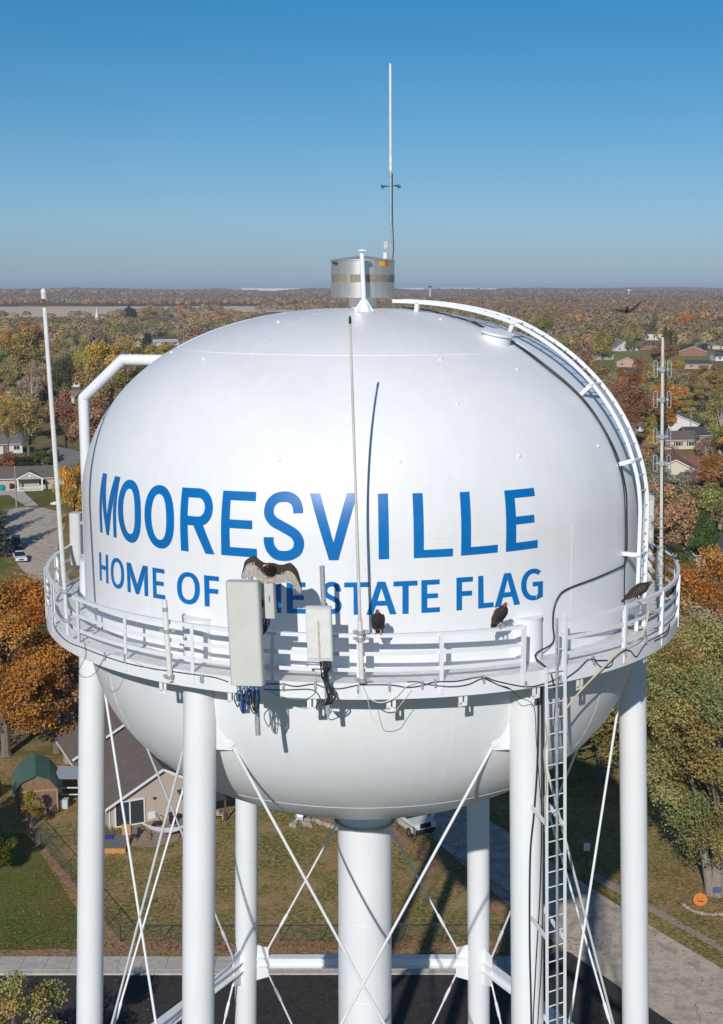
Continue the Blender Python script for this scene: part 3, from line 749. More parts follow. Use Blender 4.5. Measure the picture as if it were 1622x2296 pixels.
cable('black cable along the balcony edge left of the big panel', c5((190, 985), (100, 955), (0, 940)) + c4((1200, 1190), (1030, 1165), (860, 1130), (700, 1080), (560, 1025), (460, 985), (390, 920), (360, 860)), .013, BLACK)
cable('tan cable coiling across the deck by the left whip', c4((700, 1085), (760, 1060), (830, 1060), (900, 1110), (1010, 1165), (1130, 1175)), .010, YELLC)
cable('thin cable loop hanging below the balcony at the far left', c4((560, 950), (580, 1070), (545, 1150), (530, 1190), (570, 1225), (640, 1200), (700, 1100)), .008, BLACK)
cable('double black cable looping over the balcony edge right of the access ladder', c6(8.59, (715, 820), (790, 765), (850, 708), (900, 712), (960, 710)), .015, BLACK)
cable('black cable hanging in a swag under the right railing', c6(8.59, (885, 712), (930, 752), (980, 742), (1000, 695), (1050, 660), (1090, 655), (1125, 690), (1160, 640), (1190, 600)), .012, BLACK)
cable('black cable swag below the dipole antenna foot', c6(8.59, (1190, 600), (1250, 570), (1300, 540), (1318, 500), (1300, 560), (1230, 600)), .011, BLACK)
cable('yellowed conduit climbing from the ladder over the right railing to the dipole antenna', c6(8.64, (722, 990), (790, 905), (860, 830), (1010, 680), (1110, 610), (1160, 560), (1185, 490), (1195, 440), (1215, 430), (1260, 445)), .026, YELLC)
dark = [tank_pt(*tank_hit(px, py), .05) for px, py in ((903, 694), (960, 700), (1020, 715), (1077, 735), (1160, 778), (1215, 817), (1270, 862), (1318, 912), (1358, 975), (1385, 1035), (1400, 1100), (1402, 1160), (1402, 1225), (1398, 1262), (1379, 1275), (1331, 1296), (1269, 1320), (1249, 1338), (1239, 1366), (1237, 1400), (1237, 1440))]
cable('thick black cable curving down the dome and across to the access ladder', dark + [polar(rad(29), 8.0, -8.2), polar(rad(29.3), 8.5, -8.45), lad_p(-8.9, .02)], .024, BLACK)
cable('second black cable straight down the tank behind the perched right vulture', [tank_pt(*tank_hit(px, py), .045) for px, py in ((1060, 724), (1140, 766), (1226, 830), (1290, 884), (1345, 955), (1381, 1035), (1396, 1100), (1399, 1200), (1397, 1300), (1399, 1390))] + [polar(rad(58), 7.9, -8.33), polar(rad(60), 8.4, -8.3)], .018, BLACK)
def legc(k, a, z, off=.03):
    c = leg_c(k, z); return c + Vector((math.sin(rad(a)), -math.cos(rad(a)), 0)) * (.383 + off)
for i, (a0, pts, r) in enumerate((( 'thick black cable running down the front right leg', ((38, -8.7), (36, -10), (30, -11), (18, -12), (5, -13), (2, -15), (6, -17), (6, -20), (6, -24)), .026),
                                 ('thinner black cable beside the thick one on the front right leg', ((52, -8.8), (54, -10.2), (50, -12.5), (40, -14), (20, -16), (10, -18), (10, -24)), .016),
                                 ('third black cable twisting down between leg and access ladder', ((62, -9), (66, -11), (62, -13.5), (48, -15.5), (28, -17.2), (14, -19), (14, -24)), .014))):
    cable(a0, [legc(0, a, z) for a, z in pts], r, BLACK)
cable('thin cable slung from the balcony edge onto the front right leg', c6(8.58, (250, 812), (330, 850), (400, 872), (450, 920)) + [legc(0, 15, -9.4, .1), legc(0, 28, -10.2), legc(0, 40, -11.2), legc(0, 58, -12.2)], .010, BLACK)
cable('frayed tan rope tied along the left stringer of the access ladder', [lad_p(z, -.26 + .03 * math.sin(z * 5)) + Vector((.02 * math.cos(z * 7), -.06, 0)) for z in (-9.5, -9.9, -10.2, -10.6, -11.0, -11.4, -11.9)], .022, ROPE, 'rope')
cable('black cable hanging down the middle of the access ladder', [lad_p(z, .03 + .05 * math.sin(z * 2)) + Vector((0, .10, 0)) for z in (-8.9, -9.6, -10.4, -11.2, -12, -13.5, -15, -17, -20)], .015, BLACK)

# ------------------------------------------------------------------ turkey vultures
FEATH = mat('dark_brown_feathers', (.040, .030, .026), .75, c2=(.016, .014, .016), scale=16, stretch=(1, 1, .5))
BROWNF = mat('brown_edged_feathers', (.085, .055, .036), .8, c2=(.025, .02, .018), scale=22)
PALEF = mat('silver_flight_feathers', (.54, .50, .45), .7, c2=(.30, .26, .23), scale=20, stretch=(3, 1, .4))
REDH = mat('bald_red_head', (.30, .045, .055), .55, var=.3, scale=40)
PINK = mat('pink_legs', (.55, .36, .31), .6)
BEAK = mat('bone_beak', (.66, .58, .48), .45)
BM = [FEATH, BROWNF, PALEF, REDH, PINK, BEAK]
def remeshed(mb, vox):
    me = bpy.data.meshes.new('tmp'); me.from_pydata(mb.v, [], mb.f)
    o = bpy.data.objects.new('tmp', me); COL.objects.link(o)
    md = o.modifiers.new('r', 'REMESH'); md.mode = 'VOXEL'; md.voxel_size = vox
    sm = o.modifiers.new('s', 'SMOOTH'); sm.factor = .5; sm.iterations = 2
    dg = bpy.context.evaluated_depsgraph_get(); e = o.evaluated_get(dg); m2 = e.to_mesh()
    v = [tuple(p.co) for p in m2.vertices]; f = [tuple(p.vertices) for p in m2.polygons]
    e.to_mesh_clear(); bpy.data.objects.remove(o); bpy.data.meshes.remove(me)
    return v, f
def ell(mb, c, r, M=None):
    n, m = 12, 8; vs = []; fs = []
    for i in range(m + 1):
        p = PI * i / m
        for k in range(n):
            a = 2 * PI * k / n
            q = Vector((r[0] * math.sin(p) * math.cos(a), r[1] * math.sin(p) * math.sin(a), r[2] * math.cos(p)))
            vs.append((M @ q if M else q) + Vector(c))
    for i in range(m):
        for k in range(n):
            k2 = (k + 1) % n; fs.append((i * n + k, i * n + n + k, i * n + n + k2, i * n + k2))
    mb.add(vs, fs)
def bird(name, label, loc, yaw, pitch=0.0, head_turn=0.0, spread=None, scale=1.0, legs=True):
    """built facing -Y with the feet at the origin; pitch leans the trunk forward"""
    mb = MB()
    Rp = Matrix.Rotation(pitch, 3, 'X')
    piv = Vector((0, 0, .12))
    def B(x, y, z): return Rp @ (Vector((x, y, z)) - piv) + piv
    up = lambda y, z: Rp @ Vector((0, y, z)).normalized()
    spine = [(.235, -.17, .055, .012), (.20, -.06, .06, .016), (.14, .07, .06, .045), (.08, .16, .095, .085), (.025, .26, .115, .115), (-.015, .35, .11, .115), (-.045, .42, .085, .09), (-.07, .475, .055, .06), (-.09, .515, .040, .042)]
    rings = []
    for i, (y, z, w, h) in enumerate(spine):
        a, b = spine[max(0, i - 1)], spine[min(len(spine) - 1, i + 1)]
        d = Vector((0, b[0] - a[0], b[1] - a[1])).normalized(); u = Vector((0, -d.z, d.y))
        rings.append((B(0, y, z), w, h, Rp @ u))
    mb.loft(rings, n=16)
    hc = B(0, -.105, .545); ht = Matrix.Rotation(head_turn, 3, 'Z')
    ell(mb, hc, (.034, .046, .036), ht)
    nk = B(0, -.085, .50); mb.tube([nk, hc], [.040, .032], 10)
    bk = ht @ Vector((0, -.045, -.004)); mb.tube([hc + bk * .7, hc + bk * 1.5, hc + bk * 1.85 + Vector((0, 0, -.022))], [.022, .015, .005], 8)
    if not spread:
        for s in (-1, 1):
            for (x, y, z, rx, ry, rz) in ((.092, .02, .31, .042, .095, .15), (.088, .08, .20, .036, .085, .16), (.06, .15, .06, .028, .05, .13)):
                ell(mb, B(s * x, y, z), (rx, ry, rz), Rp @ Matrix.Rotation(.42, 3, 'X'))
    if legs:
        for s in (-1, 1):
            mb.tube([B(s * .05, .05, .16), Vector((s * .055, .0, .075)), Vector((s * .05, .0, .01))], [.035, .016, .012], 8)
            for dx, dy in ((-.025, -.065), (0, -.075), (.025, -.065), (0, .05)): mb.tube([Vector((s * .05, 0, .012)), Vector((s * .05 + dx, dy, .010)), Vector((s * .05 + dx * 1.1, dy * 1.15, -.006))], [.011, .009, .005], 6)
    v, f = remeshed(mb, .0095)
    mi = []
    inv = Rp.transposed()
    for q in f:
        c = sum((Vector(v[i]) for i in q), Vector()) / len(q)
        rel = c - hc
        if c.z < .085 and abs(abs(c.x) - .05) < .045 and abs(c.y) < .10 and legs: mi.append(4)
        elif (ht.transposed() @ rel).y < -.048 and rel.length < .12: mi.append(5)
        elif rel.length < .058: mi.append(3)
        else:
            l = inv @ (c - piv) + piv
            mi.append(1 if abs(l.x) > .085 and l.y > -.01 and not spread else 0)
    out = MB(); out.v = v; out.f = f; out.m = mi
    if spread:
        for T, Bt, sp, ydepth in spread:
            T = [Vector((p[0], 0, p[1])) for p in T]; Bt = [Vector((p[0], 0, p[1])) for p in Bt]
            T = smooth_path(T, 3); Bt = smooth_path(Bt, 3); n = 72
            def samp(P, t):
                x = t * (len(P) - 1); i = min(int(x), len(P) - 2); return P[i].lerp(P[i + 1], x - i)
            rows = 9; vs = []; fs = []; ms = []
            for side in (-1, 1):
                for i in range(n + 1):
                    a, b = samp(T, i / n), samp(Bt, i / n)
                    ser = (0, .035, .05, .02)[i % 4] * (b - a).length * (1.7 if i > n * .62 else .45)
                    for j in range(rows):
                        k = j / (rows - 1); p = a.lerp(b, k) - (b - a).normalized() * ser * k**3
                        th_ = .012 * (1 - k) + .003
                        vs.append((p.x, ydepth * math.sin(i / n * PI) + (k - .5)**2 * .08 + side * th_ + .02 * math.sin(i * 1.57) * .15 * k, p.z))
            N = (n + 1) * rows
            for i in range(n):
                for j in range(rows - 1):
                    q = i * rows + j
                    m = 0 if (j + .5) / (rows - 1) < sp(i / n) + .05 * math.sin(i * 2.1) else 2
                    if m == 0 and i % 5 == 1: m = 1
                    fs.append((q, q + 1, q + rows + 1, q + rows)); ms.append(m)
                    fs.append((N + q, N + q + rows, N + q + rows + 1, N + q + 1)); ms.append(0)
            for i in range(n):
                for q in (i * rows, i * rows + rows - 1): fs.append((q, q + rows, N + q + rows, N + q)); ms.append(0)
            o = len(out.v); out.v += vs; out.f += [tuple(x + o for x in q) for q in fs]; out.m += ms
    me = bpy.data.meshes.new(name); me.from_pydata(out.v, [], out.f)
    for m in BM: me.materials.append(m)
    me.polygons.foreach_set('material_index', out.m); me.polygons.foreach_set('use_smooth', [True] * len(me.polygons)); me.update()
    o = bpy.data.objects.new(name, me); COL.objects.link(o)
    o.location = loc; o.rotation_euler = (0, 0, yaw); o.scale = (scale * (1.16 if not spread else 1), scale, scale)
    return tag(o, label, 'bird', 'turkey vultures on the tower')
def rail_pt(px, py, far=False):
    p = cyl(px, py, RB - .035, far); p.z = HC + ZTOP + .012; return p
K = .00112
def wc(*p): return [((x - 800) * K, (520 - y) * K) for x, y in p]
wingR = (wc((800, 190), (870, 190), (960, 212), (1050, 198), (1130, 170), (1200, 215), (1262, 300), (1288, 390), (1312, 500), (1325, 640)),
         wc((790, 500), (880, 545), (930, 545), (1000, 525), (1070, 515), (1150, 525), (1195, 580), (1240, 650), (1280, 700), (1312, 700)),
         lambda t: .62 - .25 * min(1, t * 2.2) - .15 * max(0, t - .75) * 4, -.06)
wingL = (wc((790, 190), (700, 185), (630, 140), (565, 85), (510, 68), (440, 105), (375, 160), (352, 240), (325, 340), (300, 420)),
         wc((790, 500), (720, 535), (670, 515), (610, 495), (560, 455), (510, 420), (450, 425), (405, 470), (350, 478), (305, 470)),
         lambda t: .66 - .38 * min(1, t * 2.0), -.06)
p = at(607, 1306, 26.85)
bird('vulture', 'vulture with both wings spread wide standing on the big panel antenna', p, rad(-6), .62, -1.1, spread=[wingR, wingL], scale=1.1)
bird('vulture', 'hunched black vulture facing out on the middle railing right of the whip', rail_pt(848, 1421), rad(-6), .05, .85, scale=.98)
bird('vulture', 'upright brown winged vulture on the front railing below the word FLAG', rail_pt(1123, 1403), rad(38), .08, .35, scale=1.02)
bird('vulture', 'vulture leaning forward with raised tail on the right side railing', rail_pt(1428, 1352), rad(98), .55, -.1, scale=1.05)
bird('vulture', 'vulture facing left on the far right railing against orange trees', at(1513, 1247, 34.8) , rad(-62), .62, -.3, scale=1.0)
q = at(1499, 1352, 34.4); q.z = HC + ZF + .01
bird('vulture', 'vulture partly hidden behind the dipole antenna foot on the deck', at(1499, 1345, 34.2), rad(60), .3, .2, scale=.8)
# one in the air, far off
c = at(1407, 697, 92)
fw = .62
wing_f = lambda s: ([(0, .06), (s * .18, .10), (s * .42, .30 if s > 0 else .10), (s * .66, .47 if s > 0 else .10), (s * .88, .64 if s > 0 else .07)],
                    [(0, -.16), (s * .2, -.15), (s * .45, .02 if s > 0 else -.10), (s * .66, .24 if s > 0 else -.03), (s * .85, .56 if s > 0 else .03)], lambda t: .95, 0)
fl = bird('vulture', 'dark vulture gliding over the far trees on the right', c, rad(-20), 1.35, 0, spread=[wing_f(1), wing_f(-1)], scale=1.08, legs=False)

# ------------------------------------------------------------------ ground, roads, fields
def ground_mat(name, cols, scales, rough=.95, bump=.5):
    m, nt, b = newmat(name); b.inputs['Roughness'].default_value = rough; setin(b, 'Specular IOR Level', .03)
    tc = nt.nodes.new('ShaderNodeTexCoord'); prev = None
    for i, (c, sc) in enumerate(zip(cols[1:], scales)):
        nz = nt.nodes.new('ShaderNodeTexNoise'); nz.inputs['Scale'].default_value = sc; nz.inputs['Detail'].default_value = 8; nz.inputs['Roughness'].default_value = .68
        nt.links.new(tc.outputs['Object'], nz.inputs['Vector'])
        rp = nt.nodes.new('ShaderNodeValToRGB'); rp.color_ramp.elements[0].position = .465; rp.color_ramp.elements[1].position = .60
        nt.links.new(nz.outputs['Fac'], rp.inputs[0])
        mx = nt.nodes.new('ShaderNodeMix'); mx.data_type = 'RGBA'
        nt.links.new(rp.outputs[0], mx.inputs['Factor'])
        if prev: nt.links.new(prev, mx.inputs[6])
        else: mx.inputs[6].default_value = cols[0] + (1,)
        mx.inputs[7].default_value = c + (1,); prev = mx.outputs[2]
    nt.links.new(prev, b.inputs['Base Color'])
    n2 = nt.nodes.new('ShaderNodeTexNoise'); n2.inputs['Scale'].default_value = 6; n2.inputs['Detail'].default_value = 6
    nt.links.new(tc.outputs['Object'], n2.inputs['Vector'])
    bp = nt.nodes.new('ShaderNodeBump'); bp.inputs['Strength'].default_value = bump; bp.inputs['Distance'].default_value = .15
    nt.links.new(n2.outputs['Fac'], bp.inputs['Height']); nt.links.new(bp.outputs[0], b.inputs['Normal'])
    return m
LAWN = ground_mat('lawn', [(.108, .138, .024), (.140, .148, .032), (.205, .158, .058), (.080, .115, .018), (.21, .165, .065)], [.12, .32, .16, 3.0])
DRYLAWN = ground_mat('dry_lawn', [(.150, .168, .028), (.30, .205, .085), (.39, .255, .125), (.130, .148, .030), (.44, .29, .15)], [.11, .30, .19, 3.2])
EARTH = ground_mat('suburban_ground', [(.165, .155, .045), (.25, .18, .085), (.13, .14, .035), (.31, .22, .11)], [.02, .05, .4])
SOIL = ground_mat('soil_and_leaves', [(.30, .165, .10), (.37, .22, .13), (.20, .115, .07), (.46, .29, .18)], [.5, 1.5, 6])
FIELD = ground_mat('stubble_field', [(.72, .55, .38), (.80, .63, .45), (.60, .45, .30)], [.01, .05], bump=.2)
GRASSF = ground_mat('green_field', [(.22, .25, .075), (.19, .225, .06), (.27, .26, .10)], [.02, .1], bump=.2)
ASPH = ground_mat('fresh_asphalt', [(.050, .045, .043), (.062, .056, .053), (.043, .039, .038), (.078, .070, .065)], [.15, .9, 7], rough=.85, bump=.15)
ROADM = ground_mat('worn_asphalt', [(.57, .48, .385), (.62, .525, .425), (.50, .42, .335), (.66, .56, .455), (.42, .355, .285)], [.08, .5, 5, .9], rough=.9, bump=.15)
CONC = ground_mat('concrete', [(.54, .49, .43), (.60, .55, .49), (.46, .42, .37)], [.3, 2.5], rough=.85, bump=.1)
sheet('ground', [(-9500, -400), (9500, -400), (9500, 9300), (-9500, 9300)], 0, EARTH)
sheet('lawn', [(-60, 80), (8, 80), (13, 85), (4, 103), (-4, 118), (-45, 118), (-60, 112)], .02, DRYLAWN)
sheet('lawn', [(-60, 79.8), (-16.2, 79.8), (-26.6, 100.2), (-60, 100.5)], .035, LAWN)
sheet('lawn', [gnd(1325, 1978)[:2], gnd(1465, 2081)[:2], (23.2, 78.6), (50, 44), (60, 60), (60, 125), (6, 125), (9, 104)], .02, DRYLAWN)
# the street
sl_ = [(-9, 130), (4.5, 102.0), (10.4, 87.6), (11.4, 84.9), (13.5, 81.1), (17.6, 73.8), (44, 28)]
sr_ = [(56, 22), (23.0, 78.9), (19.8, 84.4), (16.1, 91.4), (9.6, 104.5), (-3.5, 133)]
sheet('road', sl_ + sr_, .045, ROADM)
sheet('parking_lot', [(-60, 10), (-60, 77.9), (11.0, 78.1), (12.7, 81.2), (13.6, 81.0), (17.6, 73.8), (44, 28), (50, 10)], .06, ASPH)
mb = MB()
mb.box((-24.5, 79.45, .06), (71, 1.7, .13)); mb.box((-24.5, 78.32, .055), (71, .42, .16)); mb.box((-24.5, 78.58, .03), (71, .13, .08))
tag(mb.build('sidewalk', CONC, smooth=0), kind='structure')
mb = MB()
for k in range(46): mb.box((-59 + 1.55 * k, 79.45, .126), (.025, 1.7, .004))
tag(mb.build('sidewalk_joint', mat('joint_dirt', (.14, .12, .10), .9), smooth=0), kind='structure')
sheet('path', [gnd(1336, 1957)[:2], gnd(1470, 2036)[:2], gnd(1630, 2128)[:2], gnd(1630, 2141)[:2], gnd(1455, 2044)[:2], gnd(1325, 1970)[:2]], .04, ground_mat('old_walk', [(.36, .295, .24), (.41, .34, .29)], [.6], bump=.1))
def strip(a, b, w, z=.05):
    a, b = Vector(a), Vector(b); d = (b - a).normalized(); n = Vector((-d.y, d.x)) * w / 2; r2 = random.Random(int(a.x * 7 + b.y)); L = []; R = []
    for k in range(25):
        p = a.lerp(b, k / 24); L.append(p + n * r2.uniform(.75, 1.25)); R.append(p - n * r2.uniform(.75, 1.25))
    return sheet('soil_strip', L + R[::-1], z, SOIL)
strip((-26.6, 100.6), (-16.2, 82.3), .75); strip((-16.4, 81.6), (9.5, 81.6), 1.5, .055); strip((-60, 80.9), (-16.2, 80.9), .9)
strip((2.2, 101), (9.8, 86.4), 1.0); strip((9.9, 86.2), (11.2, 81.4), 1.4, .052)
# cracks in the street
mb = MB(); r2 = random.Random(4)
for (a, b) in (((1500, 2225), (1640, 2205)), ((1560, 2245), (1570, 2296)), ((1480, 2118), (1600, 2200)), ((1330, 2010), (1420, 2075)), ((1000, 1915), (1100, 1990)), ((1550, 2120), (1640, 2170))):
    p, q = gnd(*a).xy, gnd(*b).xy; pts = []
    for k in range(15): pts.append(p.lerp(q, k / 14) + Vector((r2.gauss(0, .10), r2.gauss(0, .10))))
    for u, v in zip(pts, pts[1:]):
        d = (v - u).normalized(); n = Vector((-d.y, d.x)) * r2.uniform(.006, .02); mb.add([(*(u + n), .0495), (*(u - n), .0495), (*(v - n), .0495), (*(v + n), .0495)], [(0, 1, 2, 3)])
tag(mb.build('road_crack', mat('crack_tar', (.15, .13, .115), .9), smooth=0), kind='structure')
# left street, the cul de sac
rl = [tuple(gnd(*q)[:2]) for q in ((22, 1142), (12, 1160), (8, 1200), (25, 1240), (38, 1264), (62, 1292), (100, 1322), (142, 1352), (178, 1350), (152, 1292), (134, 1252), (129, 1233), (131, 1216), (142, 1190), (148, 1174), (136, 1158), (128, 1147), (98, 1139), (60, 1137))]
sheet('road', rl, .045, ROADM)
sheet('lawn', [(-82, 190), (-54.5, 191), (-58.5, 205), (-66, 232), (-76, 252), (-105, 255), (-100, 190)], .02, LAWN)
sheet('lawn', [gnd(150, 1174)[:2], gnd(142, 1190)[:2], gnd(131, 1216)[:2], gnd(129, 1233)[:2], gnd(152, 1292)[:2], (-20, 190), (-20, 260), (-50, 262)], .021, DRYLAWN)
sheet('lawn', [(-95, 258), (-67, 262), (-60.5, 260), (-50, 262), (-46, 292), (-95, 284)], .02, LAWN)
sheet('driveway', [gnd(58, 1135)[:2], gnd(86, 1134)[:2], gnd(50, 1100)[:2], gnd(12, 1098)[:2], gnd(-30, 1103)[:2], gnd(-30, 1113)[:2], gnd(20, 1110)[:2]], .04, CONC)
sheet('sidewalk', [(-75, 186), (-53.6, 186), (-53.3, 182.5), (-75, 182.5)], .04, CONC)
# fields
sheet('field', [(-2400, 1780), (-500, 1830), (-160, 2250), (40, 2400), (260, 3000), (-100, 2960), (-2600, 2600)], .05, FIELD)
sheet('field', [gnd(1340, 808)[:2], gnd(1480, 812)[:2], gnd(1640, 806)[:2], gnd(1640, 791)[:2], gnd(1480, 788)[:2], gnd(1380, 786)[:2]], .04, GRASSF)
sheet('field', [gnd(380, 752)[:2], gnd(452, 752)[:2], gnd(452, 738)[:2], gnd(370, 741)[:2]], .04, GRASSF)
# more streets in the neighbourhood on the right
sheet('road', [gnd(1440, 1090)[:2], gnd(1650, 1068)[:2], gnd(1650, 1082)[:2], gnd(1440, 1108)[:2]], .03, ROADM)
sheet('road', [gnd(1560, 1215)[:2], gnd(1650, 1195)[:2], gnd(1650, 1262)[:2], gnd(1600, 1262)[:2]], .03, ROADM)
sheet('lawn', [gnd(1490, 1012)[:2], gnd(1610, 1010)[:2], gnd(1600, 1040)[:2], gnd(1500, 1032)[:2]], .02, DRYLAWN)
# fallen leaves on the near lawns
def leaves_stuff(name, label, spots, n, size, m, seed):
    r2 = np.random.default_rng(seed); V = []; 
    P = np.concatenate([np.stack([r2.normal(x, sx, k), r2.normal(y, sy, k)], 1) for x, y, sx, sy, k in spots])
    a = r2.uniform(0, 6.28, len(P)); s = size * r2.uniform(.5, 1.4, len(P))
    q = np.zeros((len(P), 4, 3))
    for j in range(4):
        t = a + j * PI / 2
        q[:, j, 0] = P[:, 0] + np.cos(t) * s; q[:, j, 1] = P[:, 1] + np.sin(t) * s * .7
        q[:, j, 2] = .075 + r2.uniform(0, .10, len(P)) * (1 if j % 2 else .2)
    return quads(name, q.reshape(-1, 3), m), label
def quads(name, v, m, parent=None, tint=None):
    n = len(v) // 4
    me = bpy.data.meshes.new(name); me.vertices.add(len(v)); me.vertices.foreach_set('co', np.asarray(v, dtype=np.float32).ravel())
    me.loops.add(4 * n); me.polygons.add(n)
    me.loops.foreach_set('vertex_index', np.arange(4 * n, dtype=np.int32)); me.polygons.foreach_set('loop_start', np.arange(0, 4 * n, 4, dtype=np.int32))
    if tint is not None:
        at_ = me.attributes.new('tint', 'FLOAT_COLOR', 'POINT')
        c = np.ones((len(v), 4), dtype=np.float32); c[:, :3] = np.repeat(tint, 4, axis=0); at_.data.foreach_set('color', c.ravel())
    me.materials.append(m); me.update(); me.validate()
    o = bpy.data.objects.new(name, me); COL.objects.link(o)
    if parent is not None: o.parent = parent
    return o
LEAFLIT = mat('dry_leaves', (.34, .18, .075), .8, c2=(.16, .085, .04), scale=1.2)
o, _ = leaves_stuff('fallen_leaves', '', [(-30, 112, 9, 5, 1800), (-3, 81.8, 9, .6, 1500), (-14, 90, 5, 6, 800), (2, 95, 4, 5, 500), (-27, 86, 7, 5, 500), (26, 89, 4, 4, 1200), (27, 86, 3, 5, 700), (-45, 81, 9, .5, 400)], 0, .085, LEAFLIT, 3)
tag(o, kind='stuff')

# ------------------------------------------------------------------ fences
FENCEM = mat('dark_green_wire', (.055, .065, .055), .6); SILVERF = mat('grey_wire', (.20, .21, .20), .5, metal=.5)
def chain_fence(label, pts, h, m, step=2.6, mesh=.16):
    t = thing('chain_link_fence', label, 'fence', (pts[0][0], pts[0][1], 0))
    rail = MB(); net = MB()
    for a, b in zip(pts, pts[1:]):
        a, b = Vector((a[0], a[1], 0)), Vector((b[0], b[1], 0)); L = (b - a).length; n = max(1, round(L / step)); d = (b - a) / L
        for k in range(n + (b.xy == Vector(pts[-1]).xy)):
            p = a + d * (L * k / n); mb = MB(); mb.tube([p, p + Vector((0, 0, h + .06))], .032, 8); mb.lathe([(.03, h + .06), (.042, h + .07), (.01, h + .13)], p, 8); mb.build('post', m, t)
        rail.tube([a + Vector((0, 0, h)), b + Vector((0, 0, h))], .024, 6)
        nrm = Vector((-d.y, d.x, 0)) * .004; k = -h
        while k < L:
            for s in (0, 1):
                x0, x1 = (k, k + h) if s == 0 else (k + h, k); z0, z1 = .04, h - .02
                lo, hi = max(0, min(x0, x1)), min(L, max(x0, x1))
                if hi <= lo: continue
                f = lambda x: z0 + (z1 - z0) * (x - x0) / (x1 - x0)
                net.bar(a + d * lo + Vector((0, 0, f(lo))) + nrm * (s * 2 - 1), a + d * hi + Vector((0, 0, f(hi))) + nrm * (s * 2 - 1), .004, .006)
            k += mesh
    rail.build('top_rail', m, t); net.build('wire_mesh', m, t, 0); return t
chain_fence('dark chain link fence along the sidewalk behind the parking lot', [(-16, 82.4), (10.6, 82.5)], 1.25, FENCEM)
chain_fence('dark chain link fence running from the shed to the sidewalk corner', [(-26.3, 100.4), (-21.2, 91.5), (-16, 82.4)], 1.35, FENCEM)
chain_fence('chain link fence along the street beside the white pickup', [(2.8, 100.6), (6.6, 93.6), (10.4, 86.8), (10.6, 82.5)], 1.3, FENCEM)
chain_fence('short dark chain link fence near the shed and deck', [(-25.2, 97.3), (-19.5, 98.6)], 1.2, FENCEM)
WOODF = mat('weathered_fence_wood', (.25, .19, .13), .85, c2=(.16, .125, .09), scale=3, stretch=(6, 6, .5))
t = thing('wooden_fence', 'weathered wooden plank fence left of the green roofed shed', 'fence', (-34, 108, 0))
mb = MB()
for k in range(36): mb.box((-36.5 + .16 * k, 108.2 - .02 * k, .85), (.14, .025, 1.7 + .04 * math.sin(k * 3)))
mb.build('planks', WOODF, t, 0)
for k in range(4):
    mb = MB(); mb.box((-36.3 + 1.8 * k, 108.3, .9), (.1, .1, 1.8)); mb.build('post', WOODF, t, 0)

# ------------------------------------------------------------------ houses
def shingle(name, c):
    m, nt, b = newmat(name); b.inputs['Roughness'].default_value = .9
    tc = nt.nodes.new('ShaderNodeTexCoord'); br = nt.nodes.new('ShaderNodeTexBrick'); br.inputs['Scale'].default_value = 3.2
    br.inputs['Color1'].default_value = tuple(c) + (1,); br.inputs['Color2'].default_value = tuple(x * .78 for x in c) + (1,); br.inputs['Mortar'].default_value = tuple(x * .6 for x in c) + (1,)
    br.inputs['Mortar Size'].default_value = .012; br.inputs['Row Height'].default_value = .45; br.inputs['Brick Width'].default_value = .9
    nt.links.new(tc.outputs['Object'], br.inputs['Vector'])
    nz = nt.nodes.new('ShaderNodeTexNoise'); nz.inputs['Scale'].default_value = .7; nz.inputs['Detail'].default_value = 6
    nt.links.new(tc.outputs['Object'], nz.inputs['Vector'])
    mx = nt.nodes.new('ShaderNodeMix'); mx.data_type = 'RGBA'; mx.blend_type = 'MULTIPLY'; mx.inputs['Factor'].default_value = .5
    nt.links.new(br.outputs[0], mx.inputs[6]); nt.links.new(nz.outputs['Color'], mx.inputs[7])
    mx2 = nt.nodes.new('ShaderNodeMix'); mx2.data_type = 'RGBA'; mx2.blend_type = 'MULTIPLY'; mx2.inputs['Factor'].default_value = .6
    mx2.inputs[7].default_value = (1.5, 1.5, 1.5, 1); nt.links.new(mx.outputs[2], mx2.inputs[6])
    nt.links.new(mx2.outputs[2], b.inputs['Base Color']); return m
def siding(name, c):
    m, nt, b = newmat(name); b.inputs['Roughness'].default_value = .7
    tc = nt.nodes.new('ShaderNodeTexCoord'); wv = nt.nodes.new('ShaderNodeTexWave'); wv.bands_direction = 'Z'; wv.inputs['Scale'].default_value = 2.2; wv.wave_profile = 'SAW'
    nt.links.new(tc.outputs['Object'], wv.inputs['Vector'])
    rp = nt.nodes.new('ShaderNodeValToRGB'); rp.color_ramp.elements[0].color = tuple(x * .86 for x in c) + (1,); rp.color_ramp.elements[1].color = tuple(c) + (1,); rp.color_ramp.elements[1].position = .25
    nt.links.new(wv.outputs['Fac'], rp.inputs[0]); nt.links.new(rp.outputs[0], b.inputs['Base Color']); return m
ROOFS = {'brown': shingle('brown_shingles', (.185, .145, .125)), 'grey': shingle('grey_shingles', (.20, .20, .205)), 'dark': shingle('charcoal_shingles', (.075, .078, .088)),
         'red': shingle('reddish_shingles', (.26, .13, .09)), 'white': shingle('pale_roof', (.55, .56, .58)), 'green': shingle('grey_green_shingles', (.13, .17, .16)), 'tan': shingle('tan_shingles', (.29, .22, .17))}
WALLS = {'white': siding('white_siding', (.68, .68, .66)), 'cream': siding('cream_siding', (.62, .55, .42)), 'tan': siding('tan_siding', (.47, .39, .32)), 'grey': siding('grey_siding', (.36, .36, .37)),
         'brick': mat('red_brick', (.30, .125, .085), .85, var=.25, scale=6), 'pinkbrick': mat('pale_brick', (.50, .34, .26), .85, var=.2, scale=6)}
TRIM = mat('white_trim', (.74, .74, .74), .5); GLASS = mat('window_glass', (.035, .045, .055), .08, spec=.7); DOORM = mat('painted_door', (.25, .12, .09), .5); SHUT = mat('dark_shutter', (.05, .055, .07), .6)
